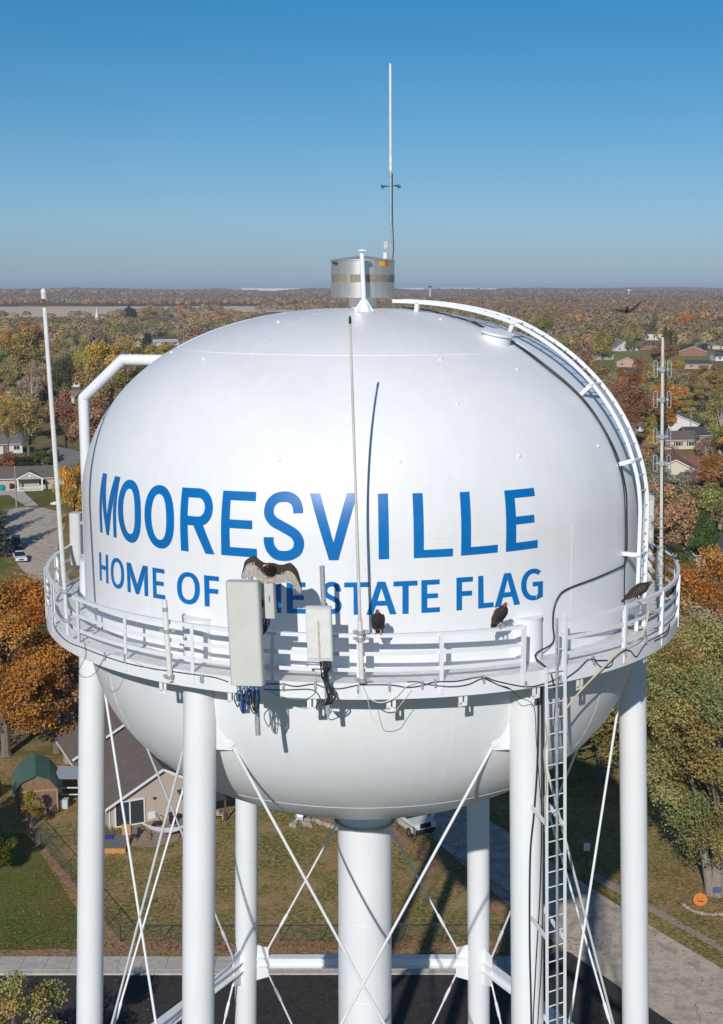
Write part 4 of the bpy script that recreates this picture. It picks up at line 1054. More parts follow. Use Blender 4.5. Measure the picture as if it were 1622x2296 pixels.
def house(label, cx, cy, yaw, w, d, h, pitch, roof, wall, gable_front=False, windows=3, door=True, chimney=False, anchor=None, shutters=False, gutter=True, porch=False):
    """w along the front (local X), front wall at local -Y; the ridge runs along X unless gable_front"""
    t = thing('house', label, 'house', local=True)
    if anchor: t['anchor_name'] = anchor
    W = WALLS[wall]; mb = MB()
    hw, hd = w / 2, d / 2
    span = hw if gable_front else hd; rise = span * pitch; ov = .45
    if gable_front: prof_ = [(-hw, 0), (hw, 0), (hw, h), (0, h + rise), (-hw, h)]; vs = [(x, y, z) for y in (-hd, hd) for x, z in prof_]
    else: prof_ = [(-hd, 0), (hd, 0), (hd, h), (0, h + rise), (-hd, h)]; vs = [(x, y, z) for x in (-hw, hw) for y, z in prof_]
    mb.add(vs, [(4, 3, 2, 1, 0), (5, 6, 7, 8, 9)] + [(i, (i + 1) % 5, 5 + (i + 1) % 5, 5 + i) for i in range(5)])
    mb.build('wall', W, t, 0)
    mb = MB(); tk = .12; e = (hd if gable_front else hw) + ov; sp = span + ov; zl = h - ov * pitch
    for s in (-1, 1):
        p = [(0, h + rise + .02), (s * sp, zl + .02), (s * sp, zl + .02 + tk), (0, h + rise + .02 + tk)]
        if gable_front: vs = [(x, y, z) for y in (-e, e) for x, z in p]
        else: vs = [(x, y, z) for x in (-e, e) for y, z in p]
        mb.add(vs, [(0, 1, 2, 3), (7, 6, 5, 4), (0, 4, 5, 1), (1, 5, 6, 2), (2, 6, 7, 3), (3, 7, 4, 0)])
    rf = mb.build('roof', ROOFS[roof], t, 0)
    mb = MB()
    for s in (-1, 1):
        for q in (-1, 1):
            a = (s * sp, zl - .05); b = (0, h + rise - .05)
            if gable_front: mb.bar((a[0], q * (e + .02), a[1] + .06), (b[0], q * (e + .02), b[1] + .06), .04, .2, up=Vector((0, 0, 1)))
            else: mb.bar((q * (e + .02), a[0], a[1] + .06), (q * (e + .02), b[0], b[1] + .06), .04, .2, up=Vector((0, 0, 1)))
        if gable_front: mb.bar((s * (sp + .04), -e, zl + .04), (s * (sp + .04), e, zl + .04), .1, .14)
        else: mb.bar((-e, s * (sp + .04), zl + .04), (e, s * (sp + .04), zl + .04), .1, .14)
    mb.build('fascia', TRIM, t, 0)
    def window(x, y, z, ww, wh, ax):
        fr = MB(); gl = MB(); k = .05
        for dz in (-wh / 2, wh / 2): fr.box((x, y, z + dz) , (ww + .16, .08, .08) if ax == 0 else (.08, ww + .16, .08))
        for dx in (-ww / 2, 0, ww / 2): fr.box((x + dx * (ax == 0), y + dx * (ax == 1), z), (.07, .07, wh) if ax == 0 else (.07, .07, wh))
        gl.box((x, y, z), (ww, .04, wh) if ax == 0 else (.04, ww, wh))
        f = gl.build('window', GLASS, t, 0); fr.build('frame', TRIM, f, 0)
        if shutters and ax == 0:
            for s in (-1, 1):
                mb = MB(); mb.box((x + s * (ww / 2 + .3), y, z), (.36, .05, wh)); mb.build('shutter', SHUT, f, 0)
    slots = windows + (1 if door else 0)
    for k in range(slots):
        x = -hw + w * (k + .5) / slots
        if door and k == slots // 2:
            mb = MB(); mb.box((x, -hd - .02, 1.05), (1.0, .06, 2.1)); dr = mb.build('door', DOORM, t, 0)
            mb = MB(); mb.tube([(x + .38, -hd - .1, 1.0), (x + .38, -hd - .04, 1.0)], .04, 8); mb.build('handle', BRASS, dr)
        else: window(x, -hd - .01, h * .56, min(1.5, w / slots * .5), 1.15, 0)
    for s in (-1, 1):
        for y in (-hd * .4, hd * .4): window(s * (hw + .01), y, h * .56, 1.0, 1.0, 1)
    if chimney:
        mb = MB(); mb.box((hw * .35, hd * .15, h + rise * .9 + .3), (.7, .55, 1.5)); mb.build('chimney', WALLS['brick'], rf, 0)
    else:
        mb = MB()
        for x, y in ((hw * .3, hd * .4), (-hw * .4, hd * .5)):
            zz = h + rise * (1 - (abs(x) / hw if gable_front else abs(y) / hd)); mb.tube([(x, y, zz - .1), (x, y, zz + .5)], .07, 8)
        mb.build('vent_pipe', GALV, rf)
    t.location = (cx, cy, 0); t.rotation_euler = (0, 0, yaw)
    return t
HOUSES = []
def hpx(label, px, py, w, yaw_deg, roof, wall, anchor, d=8.5, h=2.6, pitch=.42, **k):
    p = gnd(px, py); HOUSES.append(house(label, p.x, p.y, rad(yaw_deg), w, d, h, pitch, roof, wall, anchor=anchor, **k)); return HOUSES[-1]
# the ranch house with the porch
rh = hpx('long tan ranch house with a white gabled porch at the cul de sac', 40, 1092, 26, 14, 'brown', 'tan', 'the porch house', d=9, windows=4, pitch=.40)
def rh_part(name, m, f, parent=None):
    mb = MB(); f(mb); return mb.build(name, m, parent or rh, 0)
pf = -4.5
def porch(mb):
    for s in (-1, 1):
        p = [(2.6, 3.95), (2.6 + s * 2.9, 2.48), (2.6 + s * 2.9, 2.60), (2.6, 4.07)]
        mb.add([(x, y, z) for y in (pf - 2.3, pf + 3) for x, z in p], [(0, 1, 2, 3), (7, 6, 5, 4), (0, 4, 5, 1), (1, 5, 6, 2), (2, 6, 7, 3), (3, 7, 4, 0)])
pr_ = rh_part('porch_roof', ROOFS['brown'], porch)
rh_part('porch_gable', WALLS['tan'], lambda mb: mb.plate([(0, pf - 2.1, 2.55), (5.2, pf - 2.1, 2.55), (2.6, pf - 2.1, 3.9)], .1))
rh_part('porch_trim', TRIM, lambda mb: (mb.bar((-.3, pf - 2.32, 2.52), (2.6, pf - 2.32, 4.0), .06, .26), mb.bar((5.5, pf - 2.32, 2.52), (2.6, pf - 2.32, 4.0), .06, .26), mb.tube([(2.6, pf - 2.2, 3.3), (2.6, pf - 2.14, 3.3)], .25, 14)))
for x in (.1, 5.1): rh_part('porch_post', TRIM, lambda mb: mb.box((x, pf - 2.0, 1.25), (.32, .32, 2.5)))
rh_part('porch_railing', TRIM, lambda mb: [mb.box((2.6, pf - 2.1, .85), (4.7, .06, .1)), mb.box((2.6, pf - 2.1, .2), (4.7, .06, .1))] + [mb.box((.35 + .3 * k, pf - 2.1, .5), (.10, .05, .7)) for k in range(16)])
rh_part('porch_floor', CONC, lambda mb: mb.box((2.6, pf - 1.1, .1), (5.2, 2.2, .2)))
# tan house with the sliding door behind the tower
hp, yh = Vector((-16.3, 102.6)), rad(24.5)
hx = Vector((math.cos(yh), math.sin(yh))); hn = Vector((math.sin(yh), -math.cos(yh)))
c0 = gnd(244, 1859).xy + hx * 4.5 - hn * 8.5
th_ = house('tan gabled house with a glass sliding door seen under the tank', c0.x, c0.y, yh, 9.0, 17, 1.95, .55, 'brown', 'tan', gable_front=True, windows=0, door=False, anchor='the sliding door house'); HOUSES.append(th_)
def tpart(name, m, f, parent=None): mb = MB(); f(mb); return mb.build(name, m, parent or th_, 0)
LOCAL.add(th_.name)
sd = tpart('sliding_door', GLASS, lambda mb: mb.box((-2.75, -8.52, 1.10), (2.35, .06, 1.95)))
tpart('frame', TRIM, lambda mb: [mb.box((-2.75 + q, -8.55, 1.10), (.11, .1, 2.1)) for q in (-1.2, 0, 1.2)] + [mb.box((-2.75, -8.55, z), (2.5, .1, .11)) for z in (.06, 2.12)], sd)
tpart('pet_door', TRIM, lambda mb: mb.box((-.95, -8.53, .55), (.62, .06, .62))); tpart('wall_lamp', BLACK, lambda mb: (mb.box((-.7, -8.6, 2.05), (.26, .14, .06)), mb.box((-.7, -8.6, 1.95), (.08, .1, .16))))
tpart('downspout', TRIM, lambda mb: mb.box((-4.42, -8.57, 1.0), (.09, .08, 2.0)))
tpart('patio_cover', mat('dark_canvas', (.05, .055, .07), .8), lambda mb: mb.plate([(1.2, -8.5, 2.35), (4.6, -8.5, 2.35), (4.6, -11.2, 2.0), (1.2, -11.2, 2.0)], .06))
def rear(mb):
    for q in (-1, 1):
        p = [(0, 4.95), (q * 5.0, 2.20), (q * 5.0, 2.34), (0, 5.09)]
        mb.add([(x, y, z) for y in (2.2, 8.9) for x, z in p], [(0, 1, 2, 3), (7, 6, 5, 4), (0, 4, 5, 1), (1, 5, 6, 2), (2, 6, 7, 3), (3, 7, 4, 0)])
rr_ = tpart('rear_roof', ROOFS['brown'], rear)
tpart('fascia', TRIM, lambda mb: [mb.bar((q * 5.0, 2.17, 2.25), (0, 2.17, 5.0), .05, .2) for q in (-1, 1)], rr_)
for x in (1.3, 4.5): tpart('patio_post', mat('dark_post', (.10, .08, .06), .7), lambda mb: mb.box((x, -11.0, 1.0), (.12, .12, 2.0)))
# rest of the same block, one after the other
hpx('grey roofed house with a white gable behind the bare trunked tree', -8, 1014, 12, 25, 'grey', 'white', 'the white gabled house', gable_front=False, windows=3)
hpx('large grey roofed house behind the left whip antenna', 172, 1062, 20, -52, 'grey', 'grey', 'the large grey roof', d=11, h=3, windows=3)
hpx('small white house among yellow trees right of the left whip antenna', 155, 866, 10, 10, 'white', 'white', 'the small white house', windows=2)
hpx('low tan house in front of the small white house', 152, 902, 11, -20, 'tan', 'cream', 'the low tan house', windows=2)
hpx('pale roofed house at the left edge below the rounded brown tree', 15, 893, 14, 20, 'white', 'grey', 'the pale roofed house', windows=3)
hpx('white roofed house at the far left edge', 0, 790, 16, 15, 'white', 'white', 'the white roof at the left edge', windows=3)
hpx('white house half hidden by olive trees left of the tall whip', 94, 806, 14, -10, 'grey', 'white', 'the half hidden white house', windows=3)
hpx('pair of bright white roofed sheds beside the dome edge', 366, 774, 22, 35, 'white', 'white', 'the bright white roofs', windows=3)
hpx('dark grey house left of the bright white roofs', 346, 768, 16, -15, 'dark', 'white', 'the dark grey house', windows=2)
hpx('low red roofed barn at the edge of the stubble field', 354, 735, 26, 5, 'red', 'brick', 'the red barn', windows=3, d=12, h=3)
ch = hpx('brown roofed church with a sharp white steeple', 192, 734, 40, 12, 'red', 'white', 'the steeple church', d=16, h=4, windows=5, pitch=.5)
mb = MB(); mb.box((12, -3, 7.5), (3, 3, 6)); mb.lathe([(2.1, 10.5), (1.4, 12.5), (.05, 21)], (12, -3, 0), 8); mb.build('steeple', TRIM, ch, 20)
ab = thing('arched_barn', 'round roofed white barn beside the church', 'barn', local=True); ab['anchor_name'] = 'the arched barn'
mb = MB(); n = 14; pr2 = [(9 * math.cos(PI * k / n), 10 * math.sin(PI * k / n)**.8 if 0 < k < n else 0) for k in range(n + 1)]
mb.add([(x, y, z) for y in (-8, 8) for x, z in pr2], [tuple(range(n, -1, -1)), tuple(range(n + 1, 2 * n + 2))]); mb.build('end_wall', mat('barn_grey', (.30, .31, .33), .6), ab, 0)
mb = MB(); mb.add([(x * 1.06, y, z * 1.06) for y in (-8.6, 8.6) for x, z in pr2] + [(x * 1.01, y, z * 1.01) for y in (-8.6, 8.6) for x, z in pr2], [(k, k + 1, n + 2 + k, n + 1 + k) for k in range(n)] + [(k + 2 * n + 2, k, k + 1, k + 2 * n + 3) for k in range(n)]); mb.build('arched_roof', TRIM, ab)
mb = MB(); mb.box((0, -8.05, 3), (5, .1, 6)); mb.build('barn_door', SHUT, ab, 0)
p = gnd(228, 733); ab.location = p; ab.rotation_euler = (0, 0, rad(12)); HOUSES.append(ab)
hpx('small white domed shed right of the arched barn', 277, 733, 12, 30, 'white', 'grey', 'the white shed', windows=1, d=9, h=3)
# right hand side
hpx('brown roofed white house left of the big white garage', 1452, 964, 13, 8, 'brown', 'white', 'the brown roofed white house', windows=3)
hpx('white garage with a broad gable behind the dipole antenna', 1520, 968, 12.5, -18, 'green', 'white', 'the white garage', gable_front=True, windows=1, h=3.0, pitch=.4)
hpx('cream house with shuttered windows behind the dipole antenna', 1508, 1003, 11, 8, 'brown', 'cream', 'the shuttered house', windows=3, door=False, shutters=True)
hpx('dark roofed brick house beside the shuttered house', 1585, 992, 14, 8, 'dark', 'pinkbrick', 'the dark roofed brick house', windows=3)
hpx('cream gabled house with a reddish roof below the shuttered house', 1514, 1073, 9.5, -12, 'red', 'cream', 'the cream gabled house', gable_front=True, windows=2, door=False, d=11, pitch=.5)
hpx('cream wing of a house half behind the bare tree', 1568, 1068, 6, -8, 'red', 'cream', 'the cream wing', windows=2, door=False)
hpx('red brick house with a white gable by the green field', 1552, 797, 17, -8, 'brown', 'brick', 'the red brick house', windows=2, door=False, gable_front=True, pitch=.35)
hpx('grey and white farmhouse above the green field', 1398, 786, 20, 30, 'grey', 'white', 'the farmhouse', gable_front=True, windows=2, pitch=.6)
hpx('white outbuilding left of the farmhouse', 1372, 783, 14, 10, 'grey', 'white', 'the outbuilding', windows=2)
hpx('long low brown roofed house right of the farmhouse', 1424, 784, 26, 5, 'brown', 'brick', 'the low brown house', windows=4)
hpx('white two storey house far behind the dipole antenna', 1480, 762, 24, -6, 'dark', 'white', 'the two storey house', windows=4, h=5)
hpx('pale gabled brick house in front of the green field', 1413, 822, 12, -30, 'brown', 'pinkbrick', 'the pale gabled brick house', gable_front=True, windows=1)
hpx('charcoal roofed house below the pale gabled brick house', 1418, 846, 17, 12, 'dark', 'grey', 'the charcoal roof', windows=3)
hpx('brick house with a charcoal roof at the right beyond the orange trees', 1553, 826, 18, 8, 'dark', 'pinkbrick', 'the brick bungalow', windows=3)
hpx('grey roofed house at the right edge by the green field', 1602, 782, 26, 5, 'grey', 'cream', 'the right edge house', windows=3)
hpx('white ended house cut by the right edge of the view', 1628, 808, 16, 8, 'dark', 'white', 'the white ended house', windows=2)
hpx('blue grey roof among brown trees beside the tank edge', 1345, 806, 14, 20, 'grey', 'grey', 'the blue grey roof', windows=2)
hpx('grey roofed house half hidden by trees below the cream wing', 1608, 1112, 15, -30, 'grey', 'grey', 'the hidden grey house', windows=3)
hpx('dark roofed house among trees behind the right railing', 1620, 1262, 14, 15, 'dark', 'tan', 'the railing side house', windows=2)
hpx('shaded grey house behind the big orange maple', 168, 1592, 9, 20, 'grey', 'grey', 'the shaded house', windows=2, d=7)
hpx('dark roofed house behind the vulture on the right rail', 1360, 1640, 12, -24, 'brown', 'brick', 'the brick house under the tank', windows=3)
# the shed
sh = thing('garden_shed', 'brown wooden garden shed with a green gambrel roof', 'shed', local=True); sh['anchor_name'] = 'the green roofed shed'
SHEDW = mat('stained_plywood', (.27, .155, .085), .8, c2=(.17, .105, .07), scale=1.5, stretch=(3, 3, .35)); SHEDR = mat('green_roof_metal', (.075, .165, .125), .45, var=.12, scale=2)
gp = [(-1.5, 0), (1.5, 0), (1.5, 1.75), (.95, 2.55), (0, 2.95), (-.95, 2.55), (-1.5, 1.75)]
mb = MB(); mb.add([(x, y, z) for y in (-2.1, 2.1) for x, z in gp], [(6, 5, 4, 3, 2, 1, 0), (7, 8, 9, 10, 11, 12, 13)] + [(i, (i + 1) % 7, 7 + (i + 1) % 7, 7 + i) for i in range(7)]); mb.build('wall', SHEDW, sh, 0)
mb = MB(); R_ = [(1.66, 1.62), (1.02, 2.60), (0, 3.03), (-1.02, 2.60), (-1.66, 1.62)]
for (a, b) in zip(R_, R_[1:]):
    mb.add([(x, y, z + k) for k in (0, .05) for y in (-2.35, 2.3) for x, z in (a, b)], [(0, 1, 3, 2), (4, 6, 7, 5), (0, 4, 5, 1), (2, 3, 7, 6), (0, 2, 6, 4), (1, 5, 7, 3)])
mb.build('roof', SHEDR, sh, 0)
mb = MB(); mb.box((0, -2.13, 1.80), (2.95, .05, .10)); mb.box((-1.42, -2.13, .9), (.09, .05, 1.75)); mb.box((1.42, -2.13, .9), (.09, .05, 1.75)); mb.build('trim', mat('tan_trim', (.42, .26, .14), .7), sh, 0)
p = gnd(70, 1822); sh.location = (p.x, p.y + 2.0, 0); sh.rotation_euler = (0, 0, rad(14)); sh.scale = (1.16, 1.16, 1.12); HOUSES.append(sh)
mb = MB(); a = gnd(62, 1800); b = gnd(86, 1822); a.z = .55; b.z = .08; mb.bar(a, b, .16, .05); mb.bar(a, a + Vector((.35, .5, .55)), .16, .05)
tag(mb.build('loose_board', mat('grey_board', (.45, .42, .38), .8), smooth=0), 'pale loose boards leaning at the corner of the shed', 'board')

# ------------------------------------------------------------------ things in the yards
sheet('patio', [gnd(300, 1853)[:2], gnd(440, 1828)[:2], gnd(470, 1868)[:2], gnd(345, 1902)[:2], gnd(285, 1898)[:2]], .05, ground_mat('tan_concrete', [(.36, .265, .19), (.40, .30, .215)], [.8], bump=.1))
g = gnd(372, 1878); hm = thing('hammock', 'white hammock sagging in a black stand on the patio', 'hammock', g)
P = smooth_path([g + Vector((-1.9, .1, 1.05)), g + Vector((-1.0, 0, .62)), g + Vector((0, -.05, .48)), g + Vector((1.0, 0, .60)), g + Vector((1.9, .15, 1.1))], 5)
mb = MB(); L = len(P) - 1
for i in range(L):
    w0, w1 = .05 + .5 * math.sin(PI * i / L), .05 + .5 * math.sin(PI * (i + 1) / L)
    a, b = P[i], P[i + 1]
    for k in (-1, 0):
        mb.add([a + Vector((0, k * w0, .12 * abs(k))), a + Vector((0, (k + 1) * w0, .12 * abs(k + 1))), b + Vector((0, (k + 1) * w1, .12 * abs(k + 1))), b + Vector((0, k * w1, .12 * abs(k)))], [(0, 1, 2, 3)])
mb.build('sling', FIBRE, hm)
mb = MB()
for s in (-1, 1):
    mb.tube([g + Vector((s * 2.0, .1, 1.1)), g + Vector((s * 1.1, 0, .06)), g + Vector((-s * 1.1, 0, .06))], .035, 6); mb.tube([g + Vector((s * 1.1, -.7, .05)), g + Vector((s * 1.1, .7, .05))], .035, 6)
mb.build('stand', BLACK, hm)
g = gnd(381, 1862); mb = MB(); mb.lathe([(.55, 0), (.62, .28), (.52, .30), (.46, .08), (.02, .06)], g, 20); tag(mb.build('fire_pit', mat('fire_pit_stone', (.20, .17, .15), .9)), 'round stone fire pit behind the hammock', 'fire pit')
g = gnd(351, 1851); mb = MB(); mb.tube(smooth_path([g + Vector((-.1, 0, 1.0)), g + Vector((.1, 0, .9)), g + Vector((.4, 0, .25)), g + Vector((.5, 0, .05))], 4), .03, 6)
mb.box(g + Vector((.05, 0, .18)), (.62, .5, .22)); mb.lathe([(.16, -.05), (.16, .05)], g + Vector((-.2, -.28, .14)), 10); tag(mb.build('lawn_mower', BLACK), 'black push lawn mower against the tan house wall', 'lawn mower')
g = gnd(388, 1848); mb = MB(); mb.lathe([(.28, 0), (.33, .85), (.36, .87), (.34, .93), (.02, 1.0)], g, 14); tag(mb.build('trash_bin', BLACK), 'dark bin standing under the patio cover', 'bin')
g = gnd(262, 1895); dk = thing('wooden_deck', 'low grey deck with orange wooden sides by the tan house', 'deck', g)
mb = MB(); mb.box(g + Vector((-.9, -.2, .38)), (3.6, 2.7, .08)); mb.build('deck_boards', mat('grey_deck_boards', (.20, .18, .17), .8, var=.15, scale=5), dk, 0)
DECKW = mat('orange_wood', (.50, .24, .07), .7, var=.15, scale=4)
mb = MB(); mb.box(g + Vector((-.9, -1.58, .2)), (3.6, .06, .42)); mb.box(g + Vector((.93, -.2, .2)), (.06, 2.7, .42)); mb.box(g + Vector((.6, 1.0, .85)), (.7, .08, .9)); mb.build('side_boards', DECKW, dk, 0)
mb = MB(); mb.box(g + Vector((-1.2, .5, .44)), (1.8, .9, .05)); mb.build('blue_mat', mat('blue_mat', (.03, .08, .30), .6), dk, 0)
for i, (px, py, lab) in enumerate(((300, 1885, 'black folding chair at the left end of the hammock'), (408, 1868, 'dark garden chair under the patio cover edge'))):
    g = gnd(px, py); fc = thing('folding_chair', lab, 'chair', g)
    mb = MB(); mb.box(g + Vector((0, 0, .42)), (.5, .5, .05)); mb.build('seat', SHUT, fc, 0)
    mb = MB(); mb.plate([g + Vector((-.25, .22, .45)), g + Vector((.25, .22, .45)), g + Vector((.25, .42, .95)), g + Vector((-.25, .42, .95))], .04); mb.build('backrest', SHUT, fc, 0)
    for sx in (-1, 1):
        for sy in (-1, 1):
            mb = MB(); mb.tube([g + Vector((sx * .24, sy * .22, .42)), g + Vector((sx * .27, -sy * .26, 0))], .015, 6); mb.build('leg', BLACK, fc)
g = gnd(672, 1846); wc_ = thing('plastic_chair', 'white plastic lawn chair on the bare slope inside the stone ring', 'chair', g)
mb = MB(); mb.box(g + Vector((0, 0, .42)), (.55, .5, .04)); mb.build('seat', TRIM, wc_, 0)
mb = MB(); mb.plate([g + Vector((-.27, .25, .44)), g + Vector((.27, .25, .44)), g + Vector((.25, .40, .92)), g + Vector((-.25, .40, .92))], .04); mb.build('backrest', TRIM, wc_, 0)
for sx in (-1, 1):
    mb = MB(); mb.box(g + Vector((sx * .29, 0, .64)), (.05, .5, .04)); mb.build('armrest', TRIM, wc_, 0)
    for sy in (-1, 1):
        mb = MB(); mb.tube([g + Vector((sx * .25, sy * .22, .42)), g + Vector((sx * .29, sy * .27, 0))], .025, 6); mb.build('leg', TRIM, wc_)
STONE = mat('field_stone', (.42, .35, .28), .9, c2=(.26, .22, .18), scale=2.5)
r2 = random.Random(12)
def stone(px, py, s, lab, grp):
    g = gnd(px, py); mb = MB(); n, m = 8, 5
    for i in range(m + 1):
        pass
    ell(mb, (g.x, g.y, s * .35), (s * r2.uniform(.8, 1.3), s * r2.uniform(.7, 1.1), s * r2.uniform(.6, .9)), Matrix.Rotation(r2.uniform(0, 6), 3, 'Z'))
    mb.v = [(x + r2.uniform(-.15, .15) * s, y + r2.uniform(-.15, .15) * s, max(0, z + r2.uniform(-.1, .1) * s)) for x, y, z in mb.v]
    tag(mb.build('edging_stone', STONE, smooth=25), lab, 'stone', grp)
for k in range(17):
    u = k / 16; x = 705 + (842 - 705) * 0 + 136 * u - 0; px = 706 + 130 * u; py = 1841 + 37 * math.sin(u * 1.45) 
    stone(px, py, r2.uniform(.20, .34), 'pale stone in the curved row bordering the bare slope under the tank', 'stones in a curved garden border under the tank')
for k in range(14): stone(655 + r2.uniform(0, 42), 1842 + r2.uniform(-4, 14), r2.uniform(.18, .32), 'loose stone heaped at the left end of the curved border', 'stones heaped at the left end of the border')
for k in range(22):
    a = PI * (.05 + .9 * k / 21) + PI
    c = gnd(1588, 2028); stone(*to_px(Vector((c.x + 1.75 * math.cos(a), c.y + 1.7 * math.sin(a), 0))), r2.uniform(.14, .2), 'low stone in the ring around the big tree on the right', 'stones ringing the tree on the right')
g = gnd(490, 1838); mb = MB(); mb.box(g + Vector((0, 0, .5)), (.9, .6, .12)); 
for sx in (-1, 1):
    for sy in (-1, 1): mb.box(g + Vector((sx * .38, sy * .22, .24)), (.08, .08, .46))
mb.box(g + Vector((-.1, 0, .68)), (.4, .4, .25)); tag(mb.build('potting_table', mat('grey_wood', (.33, .30, .27), .8), smooth=0), 'small grey wooden table beside the tan house yard', 'table')
# pumpkin cut-out, sign and bits under the right tree
g = gnd(1571, 2033); pk = thing('pumpkin_cutout', 'orange pumpkin cut-out leaning at the foot of the right tree', 'decoration', g)
mb = MB(); pts = []
for k in range(32):
    a = 2 * PI * k / 32; r = 1 + .02 * math.cos(10 * a); pts.append(g + Vector((.50 * r * math.cos(a), .1 + .05 * math.sin(a), .48 + .45 * r * math.sin(a))))
mb.plate(pts, .04); mb.build('pumpkin_board', mat('pumpkin_orange', (.62, .19, .035), .6), pk, 0)
mb = MB(); mb.box(g + Vector((-.02, .13, .98)), (.12, .05, .16)); mb.build('stem', mat('stem_brown', (.35, .22, .06), .7), pk, 0)
FACE = mat('dark_face_paint', (.16, .03, .0), .6); mb = MB()
for x, z in ((-.17, .60), (.15, .60)): mb.plate([g + Vector((x - .05, .055, z - .03)), g + Vector((x + .05, .055, z - .03)), g + Vector((x, .065, z + .05))], .03)
mb.plate([g + Vector((-.24, .045, .36)), g + Vector((.22, .03, .32)), g + Vector((.24, .045, .39)), g + Vector((-.2, .04, .42))], .03); mb.build('carved_face', FACE, pk, 0)
for px, py, c, lab, nm in ((1608, 2014, (.08, .10, .22), 'small dark blue yard sign right of the pumpkin cut-out', 'yard_sign'), (1612, 1990, (.75, .75, .75), 'small white yard sign at the right edge under the tree', 'yard_sign')):
    g = gnd(px, py); ys = thing(nm, lab, 'sign', g)
    mb = MB(); mb.box(g + Vector((0, 0, .6)), (.6, .03, .45)); mb.build('board', mat('sign_' + lab[6:11].strip(), c, .5), ys, 0)
    mb = MB(); mb.box(g + Vector((-.2, .02, .3)), (.03, .03, .6)); mb.box(g + Vector((.2, .02, .3)), (.03, .03, .6)); mb.build('stake', SHUT, ys, 0)
g = gnd(1315, 1948); ss = thing('street_sign', 'white rectangular sign on a dark post in the tower shadow', 'sign', g)
mb = MB(); mb.box(g + Vector((0, 0, 1.0)), (.07, .07, 2.0)); mb.build('post', SHUT, ss, 0)
mb = MB(); mb.box(g + Vector((0, -.06, 1.75)), (.46, .03, .60)); bd = mb.build('panel', TRIM, ss, 0)
mb = MB()
for z in (1.92, 1.77, 1.62): mb.box(g + Vector((0, -.08, z)), (.32, .012, .05))
mb.build('faded_line', GREYBOX, ss, 0)
POLEW = mat('pole_wood', (.36, .27, .20), .85)
def upole(label, px, py, h, arm=True):
    g = gnd(px, py); t = thing('utility_pole', label, 'utility pole', g)
    mb = MB(); mb.tube([g, g + Vector((0, 0, h))], [.16, .11], 10); mb.build('pole', POLEW, t)
    if arm:
        mb = MB(); mb.box(g + Vector((0, 0, h - .5)), (2.2, .1, .12)); ca = mb.build('cross_arm', POLEW, t, 0)
        for x in (-1, -.5, .5, 1): mb = MB(); mb.tube([g + Vector((x, 0, h - .44)), g + Vector((x, 0, h - .28))], .05, 8); mb.build('insulator', GREYBOX, ca)
    return t
upole('slim wooden utility pole in the verge before the porch house', 37, 1136, 8.2, False)
upole('wooden utility pole with a cross arm among the trees by the church', 156, 790, 12)
upole('wooden utility pole right of the white garage', 1548, 985, 9)
p = gnd(126, 1131); mb = MB(); mb.rbox(2.2, .8, .35, .2, (p.x, p.y, .2)); mb.rbox(1.2, .7, .2, .2, (p.x, p.y, .45)); tag(mb.build('upturned_canoe', TRIM), 'small white boat shaped heap at the kerb beyond the cul de sac', 'boat')
p = gnd(4, 1099); mb = MB(); mb.lathe([(.02, 0), (1.0, 0), (1.15, .5), (1.1, 1.0), (.7, 1.35), (.02, 1.45)], p, 18); tag(mb.build('covered_tub', mat('teal_cover', (.0, .25, .26), .5)), 'round teal covered tub at the left of the porch house drive', 'tub')
# ladder frame of white furniture behind the shed
g = gnd(158, 1792); wr = thing('white_rack', 'white wooden stair and railing beside the tan house', 'stair', g)
mb = MB()
for x in (-.9, .9):
    for y in (-.7, .7): mb.box(g + Vector((x, y, 1.1)), (.1, .1, 2.2))
mb.build('posts', TRIM, wr, 0)
mb = MB()
for z in (.7, 1.3): mb.box(g + Vector((0, -.72, z)), (1.9, .06, .09)); mb.box(g + Vector((-.92, 0, z)), (.06, 1.4, .09)); mb.box(g + Vector((.92, 0, z)), (.06, 1.4, .09))
mb.build('rails', TRIM, wr, 0)
mb = MB(); mb.plate([g + Vector((-1.1, -.9, 2.15)), g + Vector((1.1, -.9, 2.15)), g + Vector((1.1, .9, 2.6)), g + Vector((-1.1, .9, 2.6))], .06); mb.build('roof', GALV, wr, 0)
for i, (px, py) in enumerate(((132, 1814), (146, 1812))):
    g = gnd(px, py); mb = MB(); mb.rbox(.55, .5, .75, .06, g + Vector((0, 0, .38))); mb.rbox(.6, .55, .06, .05, g + Vector((0, 0, .79))); tag(mb.build('storage_bin', GREYBOX), ['grey lidded bin nearest the shed', 'grey lidded bin next to the white stair'][i], 'bin')

